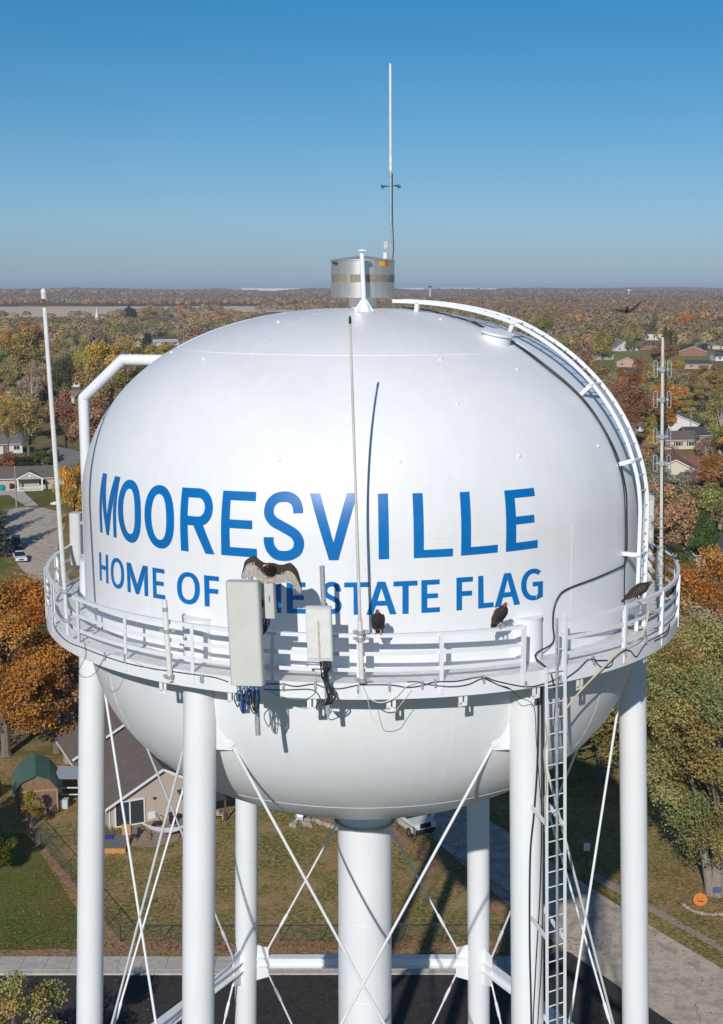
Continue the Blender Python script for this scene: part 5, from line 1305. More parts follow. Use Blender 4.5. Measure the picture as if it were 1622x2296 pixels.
# ------------------------------------------------------------------ vehicles
TYRE = mat('tyre_rubber', (.02, .02, .021), .8); RIM = mat('alloy_rim', (.45, .45, .46), .35, metal=.8); CGLASS = mat('car_glass', (.015, .022, .028), .05, spec=.8); HLAMP = mat('headlamp', (.75, .75, .74), .15); TLAMP = mat('tail_lamp', (.35, .02, .015), .25)
def vehicle(name, label, px, py, yaw, colour, kind='sedan', cat='car'):
    """front faces local -Y"""
    t = thing(name, label, cat, local=True)
    m = mat('car_paint_' + '_'.join(label.split()[:2]), colour, .25, spec=.6)
    L, W, H = {'sedan': (4.7, 1.8, 1.42), 'suv': (4.8, 1.9, 1.75), 'pickup': (5.8, 2.02, 1.92)}[kind]
    hl = L / 2
    if kind == 'sedan': pr = [(-hl, .35), (-hl, .62), (-hl + .15, .78), (-hl + 1.25, .92), (hl - .75, .98), (hl - .05, .90), (hl, .6), (hl, .35)]; gl = [(-hl + 1.2, .90), (-hl + 2.0, 1.36), (-hl + 2.5, H), (hl - 1.75, H - .02), (hl - .8, .96)]
    elif kind == 'suv': pr = [(-hl, .4), (-hl, .8), (-hl + .15, .95), (-hl + 1.2, 1.08), (hl - .1, 1.10), (hl, .9), (hl, .4)]; gl = [(-hl + 1.1, 1.06), (-hl + 1.8, H - .08), (-hl + 2.3, H), (hl - .5, H - .02), (hl - .1, 1.08)]
    else: pr = [(-hl, .5), (-hl, 1.12), (-hl + .15, 1.22), (-hl + 1.5, 1.30), (hl - .05, 1.28), (hl, 1.2), (hl, .5)]; gl = [(-hl + 1.35, 1.28), (-hl + 2.0, H - .1), (-hl + 2.4, H), (-hl + 3.6, H), (-hl + 3.9, 1.27)]
    def ext(pts, w0, w1, zc):
        mb = MB(); n = len(pts); top = max(p[1] for p in pts); bot = min(p[1] for p in pts)
        vs = []
        for s in (-1, 1):
            for y, z in pts: k = (z - bot) / max(.01, top - bot); vs.append((s * (w0 + (w1 - w0) * k), y, z))
        mb.add(vs, [tuple(range(n - 1, -1, -1)), tuple(range(n, 2 * n))] + [(i, (i + 1) % n, n + (i + 1) % n, n + i) for i in range(n)]); return mb
    body = ext(pr, W / 2, W / 2 - .06, 0).build('body', m, t, 30)
    ext(gl, W / 2 - .08, W / 2 - .26, 0).build('windows', CGLASS, t, 30)
    mb = MB(); y0, y1 = gl[2][0] - .1, gl[3][0] + .1; mb.rbox(W - .46, y1 - y0, .05, .12, (0, (y0 + y1) / 2, H + .01)); mb.build('roof', m, t)
    for s in (-1, 1):
        for a in (-hl + .85, hl - .9):
            mb = MB(); mb.tube([(s * (W / 2 - .22), a, .34), (s * (W / 2 + .01), a, .34)], .34 if kind == 'sedan' else .40, 16); wh = mb.build('wheel', TYRE, t)
            mb = MB(); mb.tube([(s * (W / 2 + .005), a, .34), (s * (W / 2 + .02), a, .34)], .20, 12); mb.build('rim', RIM, wh)
        zl = pr[1][1]
        mb = MB(); mb.box((s * (W / 2 - .28), -hl - .005, zl - .02), (.42, .06, .16 if kind != 'pickup' else .26)); mb.build('headlight', HLAMP, t)
        mb = MB(); mb.box((s * (W / 2 - .22), hl + .005, pr[-2][1] + .02), (.3, .05, .22)); mb.build('tail_light', TLAMP, t)
        mb = MB(); mb.box((s * (W / 2 + .08), gl[0][0] + .45, gl[0][1] + .12), (.2, .1, .14)); mb.build('mirror', m, t)
    mb = MB(); mb.box((0, -hl - .01, pr[1][1] - .06), (W - 1.05, .05, .2 if kind != 'pickup' else .40)); 
    if kind == 'pickup': mb.box((0, -hl - .02, .66), (W - .2, .08, .26))
    mb.build('grille', BLACK, t)
    p = gnd(px, py); t.location = p + Vector((0, 0, .05)); t.rotation_euler = (0, 0, yaw); return t
vehicle('white_sedan', 'white sedan driving towards us on the left street', 45, 1257, rad(20), (.72, .72, .71))
vehicle('dark_car', 'dark blue car parked in the spruce shade on the left street', 36, 1228, rad(14), (.03, .05, .09), 'suv')
vehicle('dark_suv', 'black truck parked in the porch house driveway', 27, 1096, rad(205), (.02, .021, .024), 'suv')
vehicle('white_pickup', 'white pickup with a black grille on the street under the tank', 913, 1852, rad(28), (.70, .69, .67), 'pickup', 'pickup truck')
vehicle('red_car', 'red car behind the orange maple at the left railing', 97, 1398, rad(60), (.42, .01, .015))
vehicle('blue_car', 'blue car just behind the red car at the left railing', 93, 1380, rad(60), (.10, .18, .28))
vehicle('grey_car', 'silver car in the drive left of the dipole antenna', 1450, 1030, rad(70), (.45, .45, .46))
vehicle('dark_car', 'black car in a drive under orange trees on the right', 1578, 1108, rad(30), (.03, .033, .045), 'suv')
vehicle('white_car', 'white car beside the black car under the orange trees', 1566, 1092, rad(80), (.7, .7, .7))
vehicle('white_van', 'white van parked by the farmhouse above the green field', 1456, 776, rad(80), (.72, .72, .71), 'suv', 'van')

# ------------------------------------------------------------------ trees
def leaf_mat(name, transl=.35, obj_colour=True):
    m = bpy.data.materials.new(name); m.use_nodes = True; nt = m.node_tree; b = nt.nodes['Principled BSDF']
    at_ = nt.nodes.new('ShaderNodeAttribute'); at_.attribute_name = 'tint'; col = at_.outputs['Color']
    if obj_colour:
        oi = nt.nodes.new('ShaderNodeObjectInfo'); mx = nt.nodes.new('ShaderNodeMix'); mx.data_type = 'RGBA'; mx.blend_type = 'MULTIPLY'; mx.inputs['Factor'].default_value = 1
        nt.links.new(oi.outputs['Color'], mx.inputs[6]); nt.links.new(col, mx.inputs[7]); col = mx.outputs[2]
    b.inputs['Roughness'].default_value = .75; setin(b, 'Specular IOR Level', .15); nt.links.new(col, b.inputs['Base Color'])
    tr = nt.nodes.new('ShaderNodeBsdfTranslucent'); nt.links.new(col, tr.inputs['Color'])
    ms = nt.nodes.new('ShaderNodeMixShader'); ms.inputs[0].default_value = transl
    nt.links.new(b.outputs[0], ms.inputs[1]); nt.links.new(tr.outputs[0], ms.inputs[2]); nt.links.new(ms.outputs[0], nt.nodes['Material Output'].inputs[0]); return m
LEAF = leaf_mat('autumn_leaves', .3); NEEDLE = leaf_mat('needles', .15); FARLEAF = leaf_mat('far_foliage', .2, False)
BARK = mat('grey_brown_bark', (.20, .165, .135), .9, c2=(.12, .10, .085), scale=4, stretch=(3, 3, .6)); GREYBARK = mat('grey_bark', (.30, .26, .22), .9, c2=(.20, .17, .14), scale=4, stretch=(3, 3, .6)); PALEBARK = mat('pale_bark', (.48, .43, .37), .9, c2=(.28, .23, .19), scale=3)
def leaf_cloud(r, centres, radii, n, leaf, flat=.8, outward=.55):
    """n leaf quads spread over clumps; returns vertices and tints"""
    k = r.choice(len(centres), n, p=radii**2 / (radii**2).sum())
    d = r.normal(size=(n, 3)); d /= np.linalg.norm(d, axis=1)[:, None]
    rr = r.random(n)**.45
    pos = centres[k] + d * (radii[k] * rr)[:, None] * np.array([1, 1, flat])
    nrm = d * outward + r.normal(size=(n, 3)) * .55 + np.array([0, 0, .25]); nrm /= np.linalg.norm(nrm, axis=1)[:, None]
    t = np.cross(nrm, r.normal(size=(n, 3))); t /= np.linalg.norm(t, axis=1)[:, None]; b = np.cross(nrm, t)
    s = (leaf * r.uniform(.6, 1.35, n))[:, None]
    q = np.stack([pos - t * s, pos - b * s * .72, pos + t * s, pos + b * s * .72], 1)
    base = r.uniform(.72, 1.22, len(centres))[k] * r.uniform(.68, 1.3, n)
    hue = r.normal(0, .055, len(centres))[k] + r.normal(0, .11, n)
    tint = np.stack([base * (1 + hue), base * (1 - hue * .45), base * (1 - hue)], 1).clip(.1, 2.2)
    return q.reshape(-1, 3), tint
def tree_parts(root, seed, H, R, n, leaf, form='round', bark=None, colour=(1, 1, 1)):
    r = np.random.default_rng(seed); rr = random.Random(seed)
    bark = bark or BARK
    if form == 'spruce':
        cs = []; rd = []; L = 15
        for i in range(L):
            u = i / (L - 1); z = H * (.07 + .90 * u); rad_ = R * (1 - u)**.85 + .12
            m = max(3, int(11 * (1 - u) + 3))
            for j in range(m):
                a = 2 * PI * (j + .5 * (i % 2)) / m + rr.uniform(-.2, .2)
                for f in (.35, .62, .88): cs.append((math.cos(a) * rad_ * f, math.sin(a) * rad_ * f, z - rad_ * .22 * f)); rd.append(max(.16, rad_ * .21))
        v, t = leaf_cloud(r, np.array(cs), np.array(rd), n, leaf, .55, .4); t = t**.7
        mb = MB(); mb.tube([(0, 0, 0), (0, 0, H * .97)], [R * .09, .02], 7); mb.build('trunk', bark, root)
        cr = quads('crown', v, NEEDLE, root, t); cr.color = tuple(colour) + (1,); return cr
    cz, Rz = {'low': (.55 * H, .46 * H), 'full': (.51 * H, .50 * H)}.get(form, (.60 * H, .40 * H))
    m = {'round': 34, 'tall': 34, 'sparse': 30, 'low': 26, 'full': 84}[form]
    cs = []; rd = []
    while len(cs) < m:
        d = Vector((rr.gauss(0, 1), rr.gauss(0, 1), rr.gauss(0, 1))).normalized(); f = rr.uniform(.42, .86)
        if d.z < -.75: continue
        w = 1 - .25 * max(0, -d.z)
        lob = 1 + .16 * math.sin(3 * math.atan2(d.y, d.x) + seed) + .10 * math.sin(5 * d.z + seed * 1.7)
        cs.append((d.x * R * f * w * lob, d.y * R * f * w * lob, cz + d.z * Rz * f * lob)); rd.append(R * rr.uniform(.20, .36) * {'sparse': .8, 'full': .78}.get(form, 1))
    cs = np.array(cs); rd = np.array(rd)
    mb = MB(); tr = H * .021 + .06; fk = H * rr.uniform(.20, .30)
    lean = Vector((rr.uniform(-.04, .04), rr.uniform(-.04, .04), 1))
    mb.tube([(0, 0, 0), tuple(lean * .4), tuple(lean * fk), tuple(lean * (H * .6)), tuple(lean * (H * .85))], [tr * 1.35, tr, tr * .8, tr * .42, tr * .1], 8)
    for c in cs[:: (1 if form == 'sparse' else 2)]:
        c = Vector(c); z0 = min(fk + (c.z - fk) * rr.uniform(.05, .4), c.z); a = lean * max(fk * .8, z0)
        mid = a.lerp(c, .5) + Vector((0, 0, -.06 * H * rr.random())); w = tr * .42
        mb.tube([a, mid, c], [w, w * .55, w * .12], 5)
        if form == 'sparse':
            for _ in range(3): mb.tube([mid.lerp(c, .5), c + Vector((rr.gauss(0, .2), rr.gauss(0, .2), rr.gauss(.1, .2))) * R * .6], [w * .3, w * .06], 4)
    mb.build('trunk', bark, root)
    v, t = leaf_cloud(r, cs, rd, n, leaf, .82)
    if form == 'full':
        q = v.reshape(-1, 4, 3).mean(1); fq = 3.1 / R * 1.6
        hole = np.sin(q[:, 0] * fq * 1.9 + seed) * np.sin(q[:, 1] * fq * 2.1 + 1.3 * q[:, 2] * fq * .5) + .8 * np.sin(q[:, 2] * fq * 2.3 + 2 * np.sin(q[:, 0] * fq)) + .5 * np.sin(q[:, 0] * fq * 4.3) * np.sin(q[:, 2] * fq * 4.7 + seed)
        ok = (hole + r.normal(0, .25, len(q))) > -.55; v = v.reshape(-1, 4, 3)[ok].reshape(-1, 3); t = t[ok]
    cr = quads('crown', v, LEAF, root, t); cr.color = tuple(colour) + (1,); return cr
PAL = {'olive': (.44, .345, .115), 'olive green': (.285, .27, .085), 'golden yellow': (.62, .43, .085), 'tan brown': (.47, .355, .205), 'rust brown': (.36, .19, .105), 'orange': (.55, .25, .058),
       'green': (.125, .155, .05), 'dark green': (.06, .085, .04), 'grey brown': (.40, .31, .235), 'blue green': (.115, .145, .13), 'copper': (.43, .225, .10), 'yellow green': (.365, .32, .115)}
TREES = []
def reg(t, col, form, H, R): TREES.append(dict(o=t, col=col, form=form, H=H, R=R))
def own_tree(label, x, y, H, R, n, leaf, form, col, seed, name='tree', bark=None, cat='tree'):
    t = thing(name, label, cat, local=True); c = PAL[col] if isinstance(col, str) else col
    tree_parts(t, seed, H, R, n, leaf, form, bark, c); t.location = (x, y, 0); return t
# trees close enough to need their own leaves
own_tree('huge orange and rust maple filling the left edge behind the shed', -33.0, 118, 18.2, 8.5, 105000, .12, 'full', 'orange', 11, bark=BARK)
own_tree('smaller rust orange maple leaning over the shed from the right', -28.5, 119, 12.5, 5.0, 34000, .115, 'full', 'copper', 12)
own_tree('yellow green shrub cut by the bottom left corner of the view', -17.6, 62.5, 8.2, 3.3, 16000, .075, 'low', 'yellow green', 13)
own_tree('bushy green yellow shrub at the left edge beside the lawn', -27.4, 92.5, 3.6, 1.9, 6000, .075, 'low', (.16, .19, .02), 14, 'shrub', cat='shrub')
own_tree('thin yellow leaved shrub between shed and chain link fence', -26.6, 101.5, 3.2, 1.1, 1200, .075, 'low', (.32, .24, .02), 15, 'shrub', cat='shrub')
own_tree('dense tree just left of the view, its shadow falling by the shed', -32.8, 85.5, 12.5, 4.0, 16000, .17, 'full', 'olive green', 16)
# the big multi stemmed tree on the right
bt = thing('tree', 'large three stemmed yellow green tree at the right edge over the pumpkin', 'tree', local=True)
tree_parts(bt, 21, 20.0, 7.8, 120000, .095, 'full', GREYBARK, PAL['yellow green'])
mb = MB()
for dx, dy, w in ((-2.4, .4, .34), (.1, 0, .46), (1.9, .5, .34)): mb.tube([(dx * .10, 0, 0), (dx * .22, dy * .3, 1.2), (dx * .48, dy, 4.5), (dx * .9, dy * 2, 9.5)], [w * 1.5, w, w * .8, w * .35], 10)
mb.build('stem', GREYBARK, bt); bt.location = (25.4, 89.5, 0)
own_tree('olive tree standing behind the big yellow green tree on the right', 24, 110, 17, 7.0, 44000, .125, 'full', 'olive', 22)
own_tree('olive green tree seen between the right legs in the tower shadow', 21.0, 112, 15, 6.2, 24000, .15, 'full', 'olive green', 23)
own_tree('low green tree in the tower shadow beside the access ladder', 18.0, 124, 13, 5.6, 16000, .17, 'round', 'green', 24)
own_tree('bright orange tree behind the right end of the railing', 38.5, 143, 15, 7.8, 44000, .13, 'full', 'orange', 25)
own_tree('brown olive tree between the orange tree and the big right tree', 33, 128, 13, 6.5, 22000, .16, 'full', 'tan brown', 26)
# the neighbourhood: a handful of grown models, copied with their own size, turn and colour
PROTO = {}
for form, sds, n in (('round', (31, 32, 33, 34), 9500), ('tall', (35, 36), 8500), ('sparse', (37, 38, 39), 3600), ('low', (40,), 3000), ('spruce', (41, 42), 5200)):
    for sd_ in sds:
        H0, R0 = {'round': (12, 5.2), 'tall': (14, 4.4), 'sparse': (13, 5.0), 'low': (5, 2.4), 'spruce': (12, 3.0)}[form]
        t = bpy.data.objects.new('tree', None); COL.objects.link(t)
        tree_parts(t, sd_, H0, R0, n, {'round': .205, 'tall': .205, 'sparse': .155, 'low': .15, 'spruce': .22}[form], form, PALEBARK if sd_ == 39 else None)
        PROTO.setdefault(form, []).append([t, H0, R0, False])
rt = random.Random(99)
def plant(x, y, H, R, form, col, idx=None):
    pr_ = PROTO[form][idx if idx is not None else rt.randrange(len(PROTO[form]))]
    t = copy_tree(pr_[0]) if pr_[3] else pr_[0]; pr_[3] = True
    t.name = 'spruce' if form == 'spruce' else ('shrub' if form == 'low' else 'tree')
    t.location = (x, y, 0); t.rotation_euler = (0, 0, rt.uniform(0, 6.28)); t.scale = (R / pr_[2], R / pr_[2], H / pr_[1])
    c = PAL[col]; j = [1 + rt.uniform(-.16, .16) for _ in range(3)]
    for ch_ in t.children:
        if ch_.name.startswith('crown'): ch_.color = (c[0] * j[0], c[1] * j[1], c[2] * j[2], 1)
    reg(t, col, form, H, R); return t
def plant_px(px, topy, Y, wpx, form, col, idx=None):
    a = at(px, topy, Y); d = Y * math.cos(PITCH) + HC * .6 * math.sin(PITCH)
    return plant(a.x, Y, max(3, a.z), wpx * d / FPX / 2, form, col, idx)
# those that can be told apart in the photograph
for q in ((160, 1012, 212, 78, 'tall', 'golden yellow'), (58, 850, 316, 118, 'sparse', 'olive', 0), (12, 855, 330, 80, 'sparse', 'golden yellow'), 
          (145, 880, 330, 95, 'round', 'rust brown'), (95, 1008, 300, 60, 'low', 'green'), (122, 1005, 303, 42, 'low', 'green'), (60, 1022, 298, 55, 'low', 'dark green'), (20, 1012, 302, 60, 'low', 'rust brown'),
          (68, 806, 430, 92, 'sparse', 'tan brown'), (25, 805, 470, 70, 'round', 'olive'), (140, 792, 455, 62, 'round', 'green'), (215, 812, 330, 120, 'round', 'olive'), (235, 758, 470, 120, 'round', 'golden yellow'), (190, 760, 520, 60, 'round', 'olive'),
          (65, 745, 560, 110, 'round', 'olive'), (10, 745, 640, 60, 'round', 'orange'), (62, 715, 800, 74, 'round', 'copper'), (330, 763, 620, 80, 'tall', 'golden yellow'), (375, 772, 560, 60, 'tall', 'golden yellow'), (330, 830, 400, 90, 'sparse', 'tan brown'),
          (290, 685, 1500, 42, 'round', 'dark green'), (328, 742, 760, 26, 'low', 'dark green'), (335, 686, 1600, 40, 'round', 'olive'), (375, 696, 1450, 50, 'round', 'tan brown'), (110, 712, 1150, 26, 'spruce', 'green'), (270, 772, 470, 66, 'sparse', 'grey brown'), (300, 860, 300, 90, 'sparse', 'tan brown'),
          (1420, 836, 352, 92, 'round', 'rust brown'), (1400, 822, 372, 70, 'sparse', 'copper'), (1490, 866, 372, 78, 'round', 'orange'), (1462, 925, 356, 34, 'low', 'yellow green'), (1576, 884, 402, 62, 'spruce', 'green'), (1552, 896, 415, 30, 'spruce', 'dark green'), (1612, 886, 398, 66, 'round', 'yellow green'),
          (1606, 1010, 268, 92, 'round', 'orange'), (1640, 1040, 258, 80, 'round', 'copper'), (1300, 770, 560, 84, 'sparse', 'rust brown', 2), (1352, 738, 680, 58, 'round', 'olive'), (1216, 704, 900, 52, 'round', 'olive green'), (1425, 722, 760, 50, 'round', 'olive'),
          (1440, 795, 545, 34, 'low', 'rust brown'), (1466, 965, 330, 44, 'round', 'golden yellow'), (1475, 1120, 222, 80, 'round', 'olive'), (1520, 1165, 205, 96, 'round', 'olive green'), (1580, 1150, 198, 84, 'round', 'green'), (1512, 1225, 180, 110, 'round', 'green'), (1540, 1086, 235, 44, 'tall', 'green'),
          (1610, 1215, 178, 60, 'sparse', 'olive'), (1455, 1045, 290, 44, 'low', 'olive'), (1556, 1040, 268, 62, 'sparse', 'grey brown', 1), (1580, 990, 330, 40, 'sparse', 'rust brown'), (1566, 1000, 330, 26, 'low', 'rust brown'), (1600, 985, 325, 46, 'low', 'green'), (1500, 890, 400, 40, 'round', 'golden yellow'),
          (1560, 850, 470, 50, 'round', 'golden yellow'), (1606, 840, 520, 46, 'round', 'golden yellow'), (1380, 815, 420, 70, 'sparse', 'grey brown'), (1470, 690, 1250, 30, 'spruce', 'green'), (1540, 700, 1100, 40, 'round', 'orange'), (1500, 730, 700, 40, 'round', 'green'), (1455, 900, 400, 50, 'round', 'tan brown')):
    plant_px(*q)
for q in ((100, 1132), (105, 1157), (140, 1180)):
    e = gnd(*q); plant(e.x - 5.6, e.y - 26.4, 13.8, 3.4, 'spruce', 'blue green')
def inside(p, poly):
    c = False; n = len(poly)
    for i in range(n):
        a, b = poly[i], poly[(i + 1) % n]
        if (a[1] > p[1]) != (b[1] > p[1]) and p[0] < (b[0] - a[0]) * (p[1] - a[1]) / (b[1] - a[1] + 1e-9) + a[0]: c = not c
    return c
SILX, SILY = [685, 703, 717, 741, 779, 822, 872, 930, 992, 1077], [60, 183, 269, 346, 428, 482, 540, 583, 610, 629]
def behind_tank(px0, px1, py, marg):
    if py < 690 or py > 1760: return False
    w = float(np.interp(py, SILY if False else SILX, SILY)) - marg
    return px0 > 811 - w and px1 < 811 + w
HB = []
for h in HOUSES:
    x, y = to_px(h.location + Vector((0, 0, 2))); d = h.location.y; HB.append((x, y, 4.5 * FPX / d, d, h.location.xy))
cols = ['olive'] * 34 + ['tan brown'] * 26 + ['rust brown'] * 6 + ['olive green'] * 14 + ['grey brown'] * 11 + ['golden yellow'] * 9 + ['orange'] * 4 + ['green'] * 6 + ['copper'] * 3 + ['dark green'] * 2
tries = 0
while len(TREES) < 292 and tries < 30000:
    tries += 1
    left = rt.random() < .42
    py = rt.uniform(738, 1090 if left else 1300)**1; px = rt.uniform(-50, 470) if left else rt.uniform(1150, 1670)
    if left and py > 985 and px < 150: continue
    p = gnd(px, py); Y = p.y
    if Y > 880 or Y < 165: continue
    R = rt.uniform(3.8, 7.6) * (1 if Y < 330 else 1.12); H = R * rt.uniform(1.6, 2.4); H = min(H, 18)
    x0, y0 = to_px(p + Vector((-R, 0, H * .6))); x1, _ = to_px(p + Vector((R, 0, H * .6))); _, yt = to_px(p + Vector((0, 0, H)))
    if behind_tank(x0, x1, yt, 90): continue
    if any(inside((p.x, p.y), q) for q in PAVED): continue
    bad = False
    for hx_, hy_, hs, hd_, hxy in HB:
        if (p.xy - hxy).length < R * .5 + 6.5: bad = True
        if Y < hd_ and x0 - hs * .4 < hx_ < x1 + hs * .4 and yt < hy_ + 3 and py > hy_: bad = bad or rt.random() < .82
    for t in TREES:
        if (p.xy - t['o'].location.xy).length < (R + t['R']) * .52: bad = True; break
    if bad: continue
    form = rt.choices(['round', 'tall', 'sparse', 'spruce', 'low'], [48, 12, 30, 3, 4])[0]
    col = rt.choice(cols)
    if form == 'spruce': col = rt.choice(['green', 'dark green']); R = min(R, 3.2)
    if form == 'low': H = R * .8; R *= .55
    if form == 'sparse' and col in ('green', 'dark green', 'golden yellow'): col = 'grey brown'
    plant(p.x, p.y, H, R, form, col)
print('trees', len(TREES), 'tries', tries)
# the woods beyond, one mass
def woodland():
    r = np.random.default_rng(5); V = []; T = []
    pal = np.array([(.37, .225, .13), (.29, .195, .12), (.34, .255, .165), (.33, .275, .215), (.32, .26, .115), (.43, .245, .10), (.19, .185, .08), (.30, .245, .205), (.40, .305, .165)])
    far_pol = [q for q in PAVED if max(p[1] for p in q) > 200]
    for y0, y1, area, nq, hs in ((200, 800, 95, 130, .62), (800, 1300, 175, 300, .70), (1300, 2300, 170, 140, 1.05), (2300, 3800, 150, 60, 1.6), (3800, 8600, 620, 20, 3.0)):
        n = int(.44 * (y1**2 - y0**2) / area)
        Y = np.sqrt(r.uniform(y0**2, y1**2, n)); X = Y * r.uniform(-.44, .44, n)
        keep = np.ones(n, bool)
        for i in range(n):
            px, py = to_px(Vector((X[i], Y[i], 12.0)))
            if y0 < 300 and not (behind_tank(px - 40, px + 40, py, 70) or px < -55 or px > 1680): keep[i] = False
            elif behind_tank(px - 5, px + 5, py, 230) and r.random() < .35: keep[i] = False
            elif any(inside((X[i], Y[i]), q) for q in far_pol): keep[i] = False
            elif Y[i] < 1850 and math.sin(X[i] * .02) * math.cos(Y[i] * .013) > .35: keep[i] = False
            elif 1420 < Y[i] < 2000 and X[i] < -60 and r.random() < .86: keep[i] = False
            elif math.sin(X[i] * .0061 + 2.1) * math.sin(Y[i] * .0037 + .6) + .5 * math.sin(X[i] * .017 + Y[i] * .011) > .78 and Y[i] < 4200: keep[i] = False
        for hx_, hy_, hs_, hd_, hxy in HB:
            if hd_ > 950: keep &= ~((np.abs(X - hxy.x * Y / hd_) < 17) & (Y < hd_ + 14) & (Y > hd_ - 170))
        X, Y = X[keep], Y[keep]; n = len(X)
        H = r.uniform(10, 18, n) * np.where((Y > 1200) & (Y < 2050) & (X < 0), .6, 1) * np.where(Y > 2300, 1.18, 1); z0 = np.where(Y > 4200, 7 * (1 + np.sin(X * .0021 + 1.0) * np.cos(X * .0009 + Y * .001)) + 4 * np.sin(X * .0073 + 2) + 3 * np.sin(X * .019) , 0); R = r.uniform(4.6, 9.6, n) * (1.7 if y0 > 3000 else 1)
        big = np.clip(np.sin(X * .004 + 1) * np.cos(Y * .0023), -1, 1)
        ci = np.clip((r.normal(0, 2.1, n) + big * 2.5 + 3.3), 0, len(pal) - 1).astype(int)
        alt = np.array([(.36, .30, .13), (.40, .305, .17), (.34, .27, .17), (.25, .24, .10), (.44, .34, .12), (.33, .24, .16)])[r.integers(0, 6, n)]
        far_hazed = np.array([(.27, .20, .165), (.30, .215, .16), (.25, .20, .17)])[r.integers(0, 3, n)]  # greyer brown for distant crowns: a hazy band put into the leaf colour
        wn_ = np.clip((1900 - Y) / 900 + .25 * np.sin(X * .011 + Y * .004), 0, 1)[:, None] * (r.random((n, 1)) < .8); wf = (np.clip((Y - 3000) / 1500, 0, .75) * (X > 0) + np.clip((Y - 3000) / 2500, 0, .35) * (X <= 0))[:, None]
        k = np.repeat(np.arange(n), nq); N = len(k)
        d = r.normal(size=(N, 3)); d /= np.linalg.norm(d, axis=1)[:, None]; d[:, 2] = np.abs(d[:, 2]) * 1.0 - .35 * (r.random(N) < .35)
        f = r.uniform(.88, 1.0, N)
        lump = 1 + .11 * np.sin(d[:, 0] * 5 + k) * np.cos(d[:, 1] * 6 + k * 1.3)
        pos = np.stack([X[k] + d[:, 0] * R[k] * f * lump, Y[k] + d[:, 1] * R[k] * f * lump, z0[k] + H[k] * .55 + d[:, 2] * H[k] * .45 * f * lump], 1)
        nr = d + r.normal(size=(N, 3)) * .07; nr /= np.linalg.norm(nr, axis=1)[:, None]
        t = np.cross(nr, r.normal(size=(N, 3))); t /= np.linalg.norm(t, axis=1)[:, None]; b = np.cross(nr, t)
        s = (hs * r.uniform(.6, 1.3, N))[:, None]
        V.append(np.stack([pos - t * s, pos - b * s, pos + t * s, pos + b * s], 1).reshape(-1, 3))
        c = pal[ci] * np.array([1.15, 1.02, .82]); c = (c * (1 - wn_) + alt * wn_) * (1 - wf) + far_hazed * wf; c = c * r.uniform(.78, 1.24, (n, 1)); T.append(c[k] * r.uniform(.86, 1.14, (N, 1)))
    V = np.concatenate(V); V[:, 2] = np.maximum(V[:, 2], .3); print('woodland quads', len(V) // 4)
    o = quads('woodland', V, FARLEAF, None, np.concatenate(T)); tag(o, kind='stuff')
woodland()
# far landmarks
WAREW = mat('warehouse_white', (.70, .71, .72), .5); WARER = mat('warehouse_roof', (.62, .63, .64), .6)
for lab, px0, px1, Y, h in (('long white warehouse on the horizon left of the vent', 588, 676, 6900, 32), ('white warehouse on the horizon beside the left whip', 545, 590, 7300, 32), ('long white warehouse on the horizon right of the vent', 886, 950, 6800, 33),
                            ('white warehouse on the horizon right of the control tower', 985, 1062, 7000, 34), ('wide pale warehouse on the horizon nearest the roof ladder', 1075, 1112, 6600, 32), ('small white warehouse on the horizon above the gliding vulture', 1120, 1172, 6900, 33)):
    a, b = at(px0, 655, Y), at(px1, 655, Y); t = thing('warehouse', lab, 'warehouse', ((a.x + b.x) / 2, Y, 0), 'white warehouses on the horizon')
    mb = MB(); mb.box(((a.x + b.x) / 2, Y, h / 2), (b.x - a.x, 120, h)); mb.build('wall', WAREW, t, 0)
    mb = MB(); mb.box(((a.x + b.x) / 2, Y, h + .6), (b.x - a.x + 2, 122, 1.2)); mb.build('roof', WARER, t, 0)
p = at(965, 655, 3300); t = thing('control_tower', 'slim pale control tower on the horizon right of the vent', 'control tower', (p.x, 3300, 0))
mb = MB(); mb.lathe([(3.6, 0), (2.9, 34), (3.4, 40)], (p.x, 3300, 0), 16); mb.build('shaft', CONC, t)
mb = MB(); mb.lathe([(4.2, 40), (4.9, 43.5), (4.9, 43.6)], (p.x, 3300, 0), 16); mb.build('cab', CGLASS, t)
mb = MB(); mb.lathe([(3.4, 39.9), (4.3, 40)], (p.x, 3300, 0), 16); mb.lathe([(5.1, 43.6), (5.1, 44.3), (.1, 45)], (p.x, 3300, 0), 16); mb.build('roof', CONC, t)
p = at(1411, 655, 4200); t = thing('distant_water_tower', 'tiny white water tower on the horizon at the right', 'water tower', (p.x, 4200, 0))
mb = MB(); mb.lathe([(1.8, 0), (1.4, 20), (2.0, 25)], (p.x, 4200, 0), 14); mb.build('stem', WHITE2, t)
mb = MB(); mb.lathe([(2.0, 25), (6.5, 28.5), (6.8, 30), (5, 32.4), (.1, 33.4)], (p.x, 4200, 0), 18); mb.build('tank', WHITE2, t)

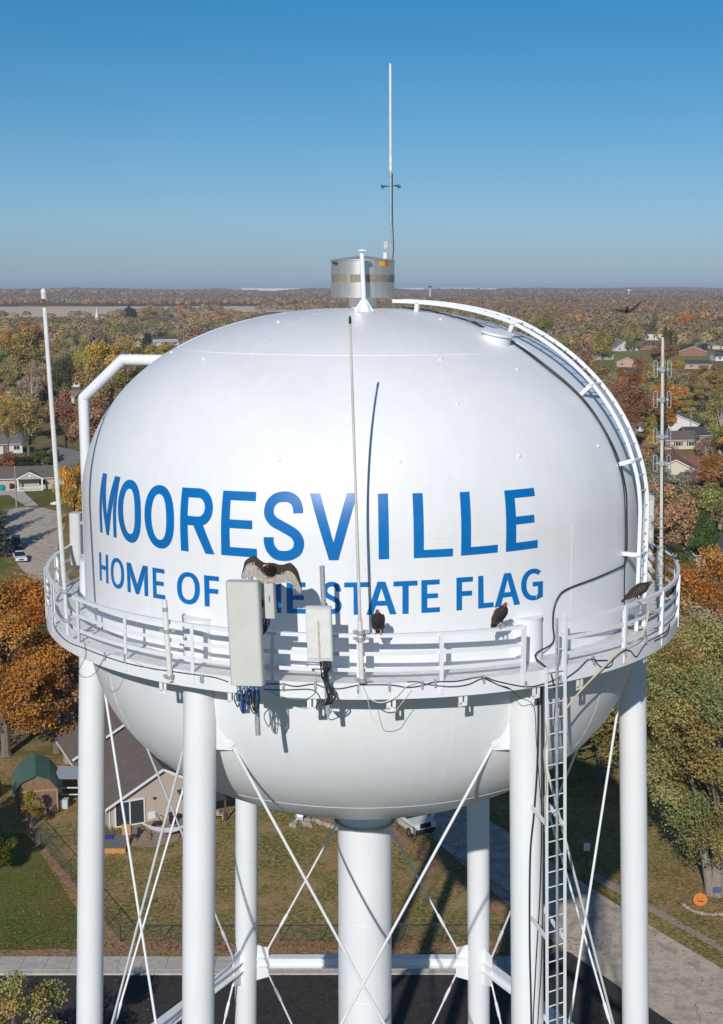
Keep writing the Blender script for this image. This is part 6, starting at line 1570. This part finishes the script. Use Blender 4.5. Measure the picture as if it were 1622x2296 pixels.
# ------------------------------------------------------------------ labels for the copied trees: what grows where, told by the houses round it
FORMW = {'round': 'full crowned tree', 'tall': 'upright tree', 'sparse': 'thin crowned tree', 'low': 'low shrub', 'spruce': 'spruce'}
anch = [(h, h['anchor_name'], to_px(h.location + Vector((0, 0, 2)))) for h in HOUSES if 'anchor_name' in h]
rows = []
for T_ in TREES:
    o = T_['o']; x, y = to_px(o.location + Vector((0, 0, T_['H'] * .6))); T_['px'] = x
    best = min(anch, key=lambda a: (a[2][0] - x)**2 + ((a[2][1] - y) * 1.6)**2); hx_, hy_ = best[2]; h = best[0]
    dy = o.location.y - h.location.y; lim = max(7, .04 * o.location.y)
    if dy > lim: rel = 'behind'
    elif dy < -lim: rel = 'in front of'
    else: rel = 'left of' if x < hx_ else 'right of'
    T_['key'] = (T_['col'], T_['form'], rel, best[1])
groups = {}
for T_ in TREES: groups.setdefault(T_['key'], []).append(T_)
ORD = ['leftmost', 'second from the left', 'third from the left', 'fourth from the left', 'fifth from the left', 'sixth from the left', 'seventh from the left', 'eighth from the left']
for k_, g_ in groups.items():
    g_.sort(key=lambda a: a['px'])
    for i, T_ in enumerate(g_):
        lab = f"{k_[0]} {FORMW[k_[1]]} {k_[2]} {k_[3]}"
        if len(g_) > 1: lab += ', ' + (ORD[i] if i < len(g_) - 1 or len(g_) < 2 else 'rightmost')
        if len(lab.split()) > 16: lab = lab.replace(FORMW[k_[1]], FORMW[k_[1]].split()[-1])
        tag(T_['o'], lab, 'shrub' if k_[1] == 'low' else 'tree', 'trees and shrubs of the neighbourhood')
for h in HOUSES:
    if 'anchor_name' in h: del h['anchor_name']

# ------------------------------------------------------------------ the air
mb = MB(); mb.box((0, 4450, 27), (19200, 9900, 56))
hz_ = mb.build('haze', [], smooth=0); tag(hz_, kind='stuff')
hm_ = bpy.data.materials.new('haze_air'); hm_.use_nodes = True; nt = hm_.node_tree
nt.nodes.remove(nt.nodes['Principled BSDF'])
pv = nt.nodes.new('ShaderNodeVolumePrincipled'); pv.inputs['Color'].default_value = (.80, .86, 1.0, 1); pv.inputs['Density'].default_value = .00011; pv.inputs['Anisotropy'].default_value = 0.0
nt.links.new(pv.outputs[0], nt.nodes['Material Output'].inputs['Volume'])
hz_.data.materials.append(hm_)
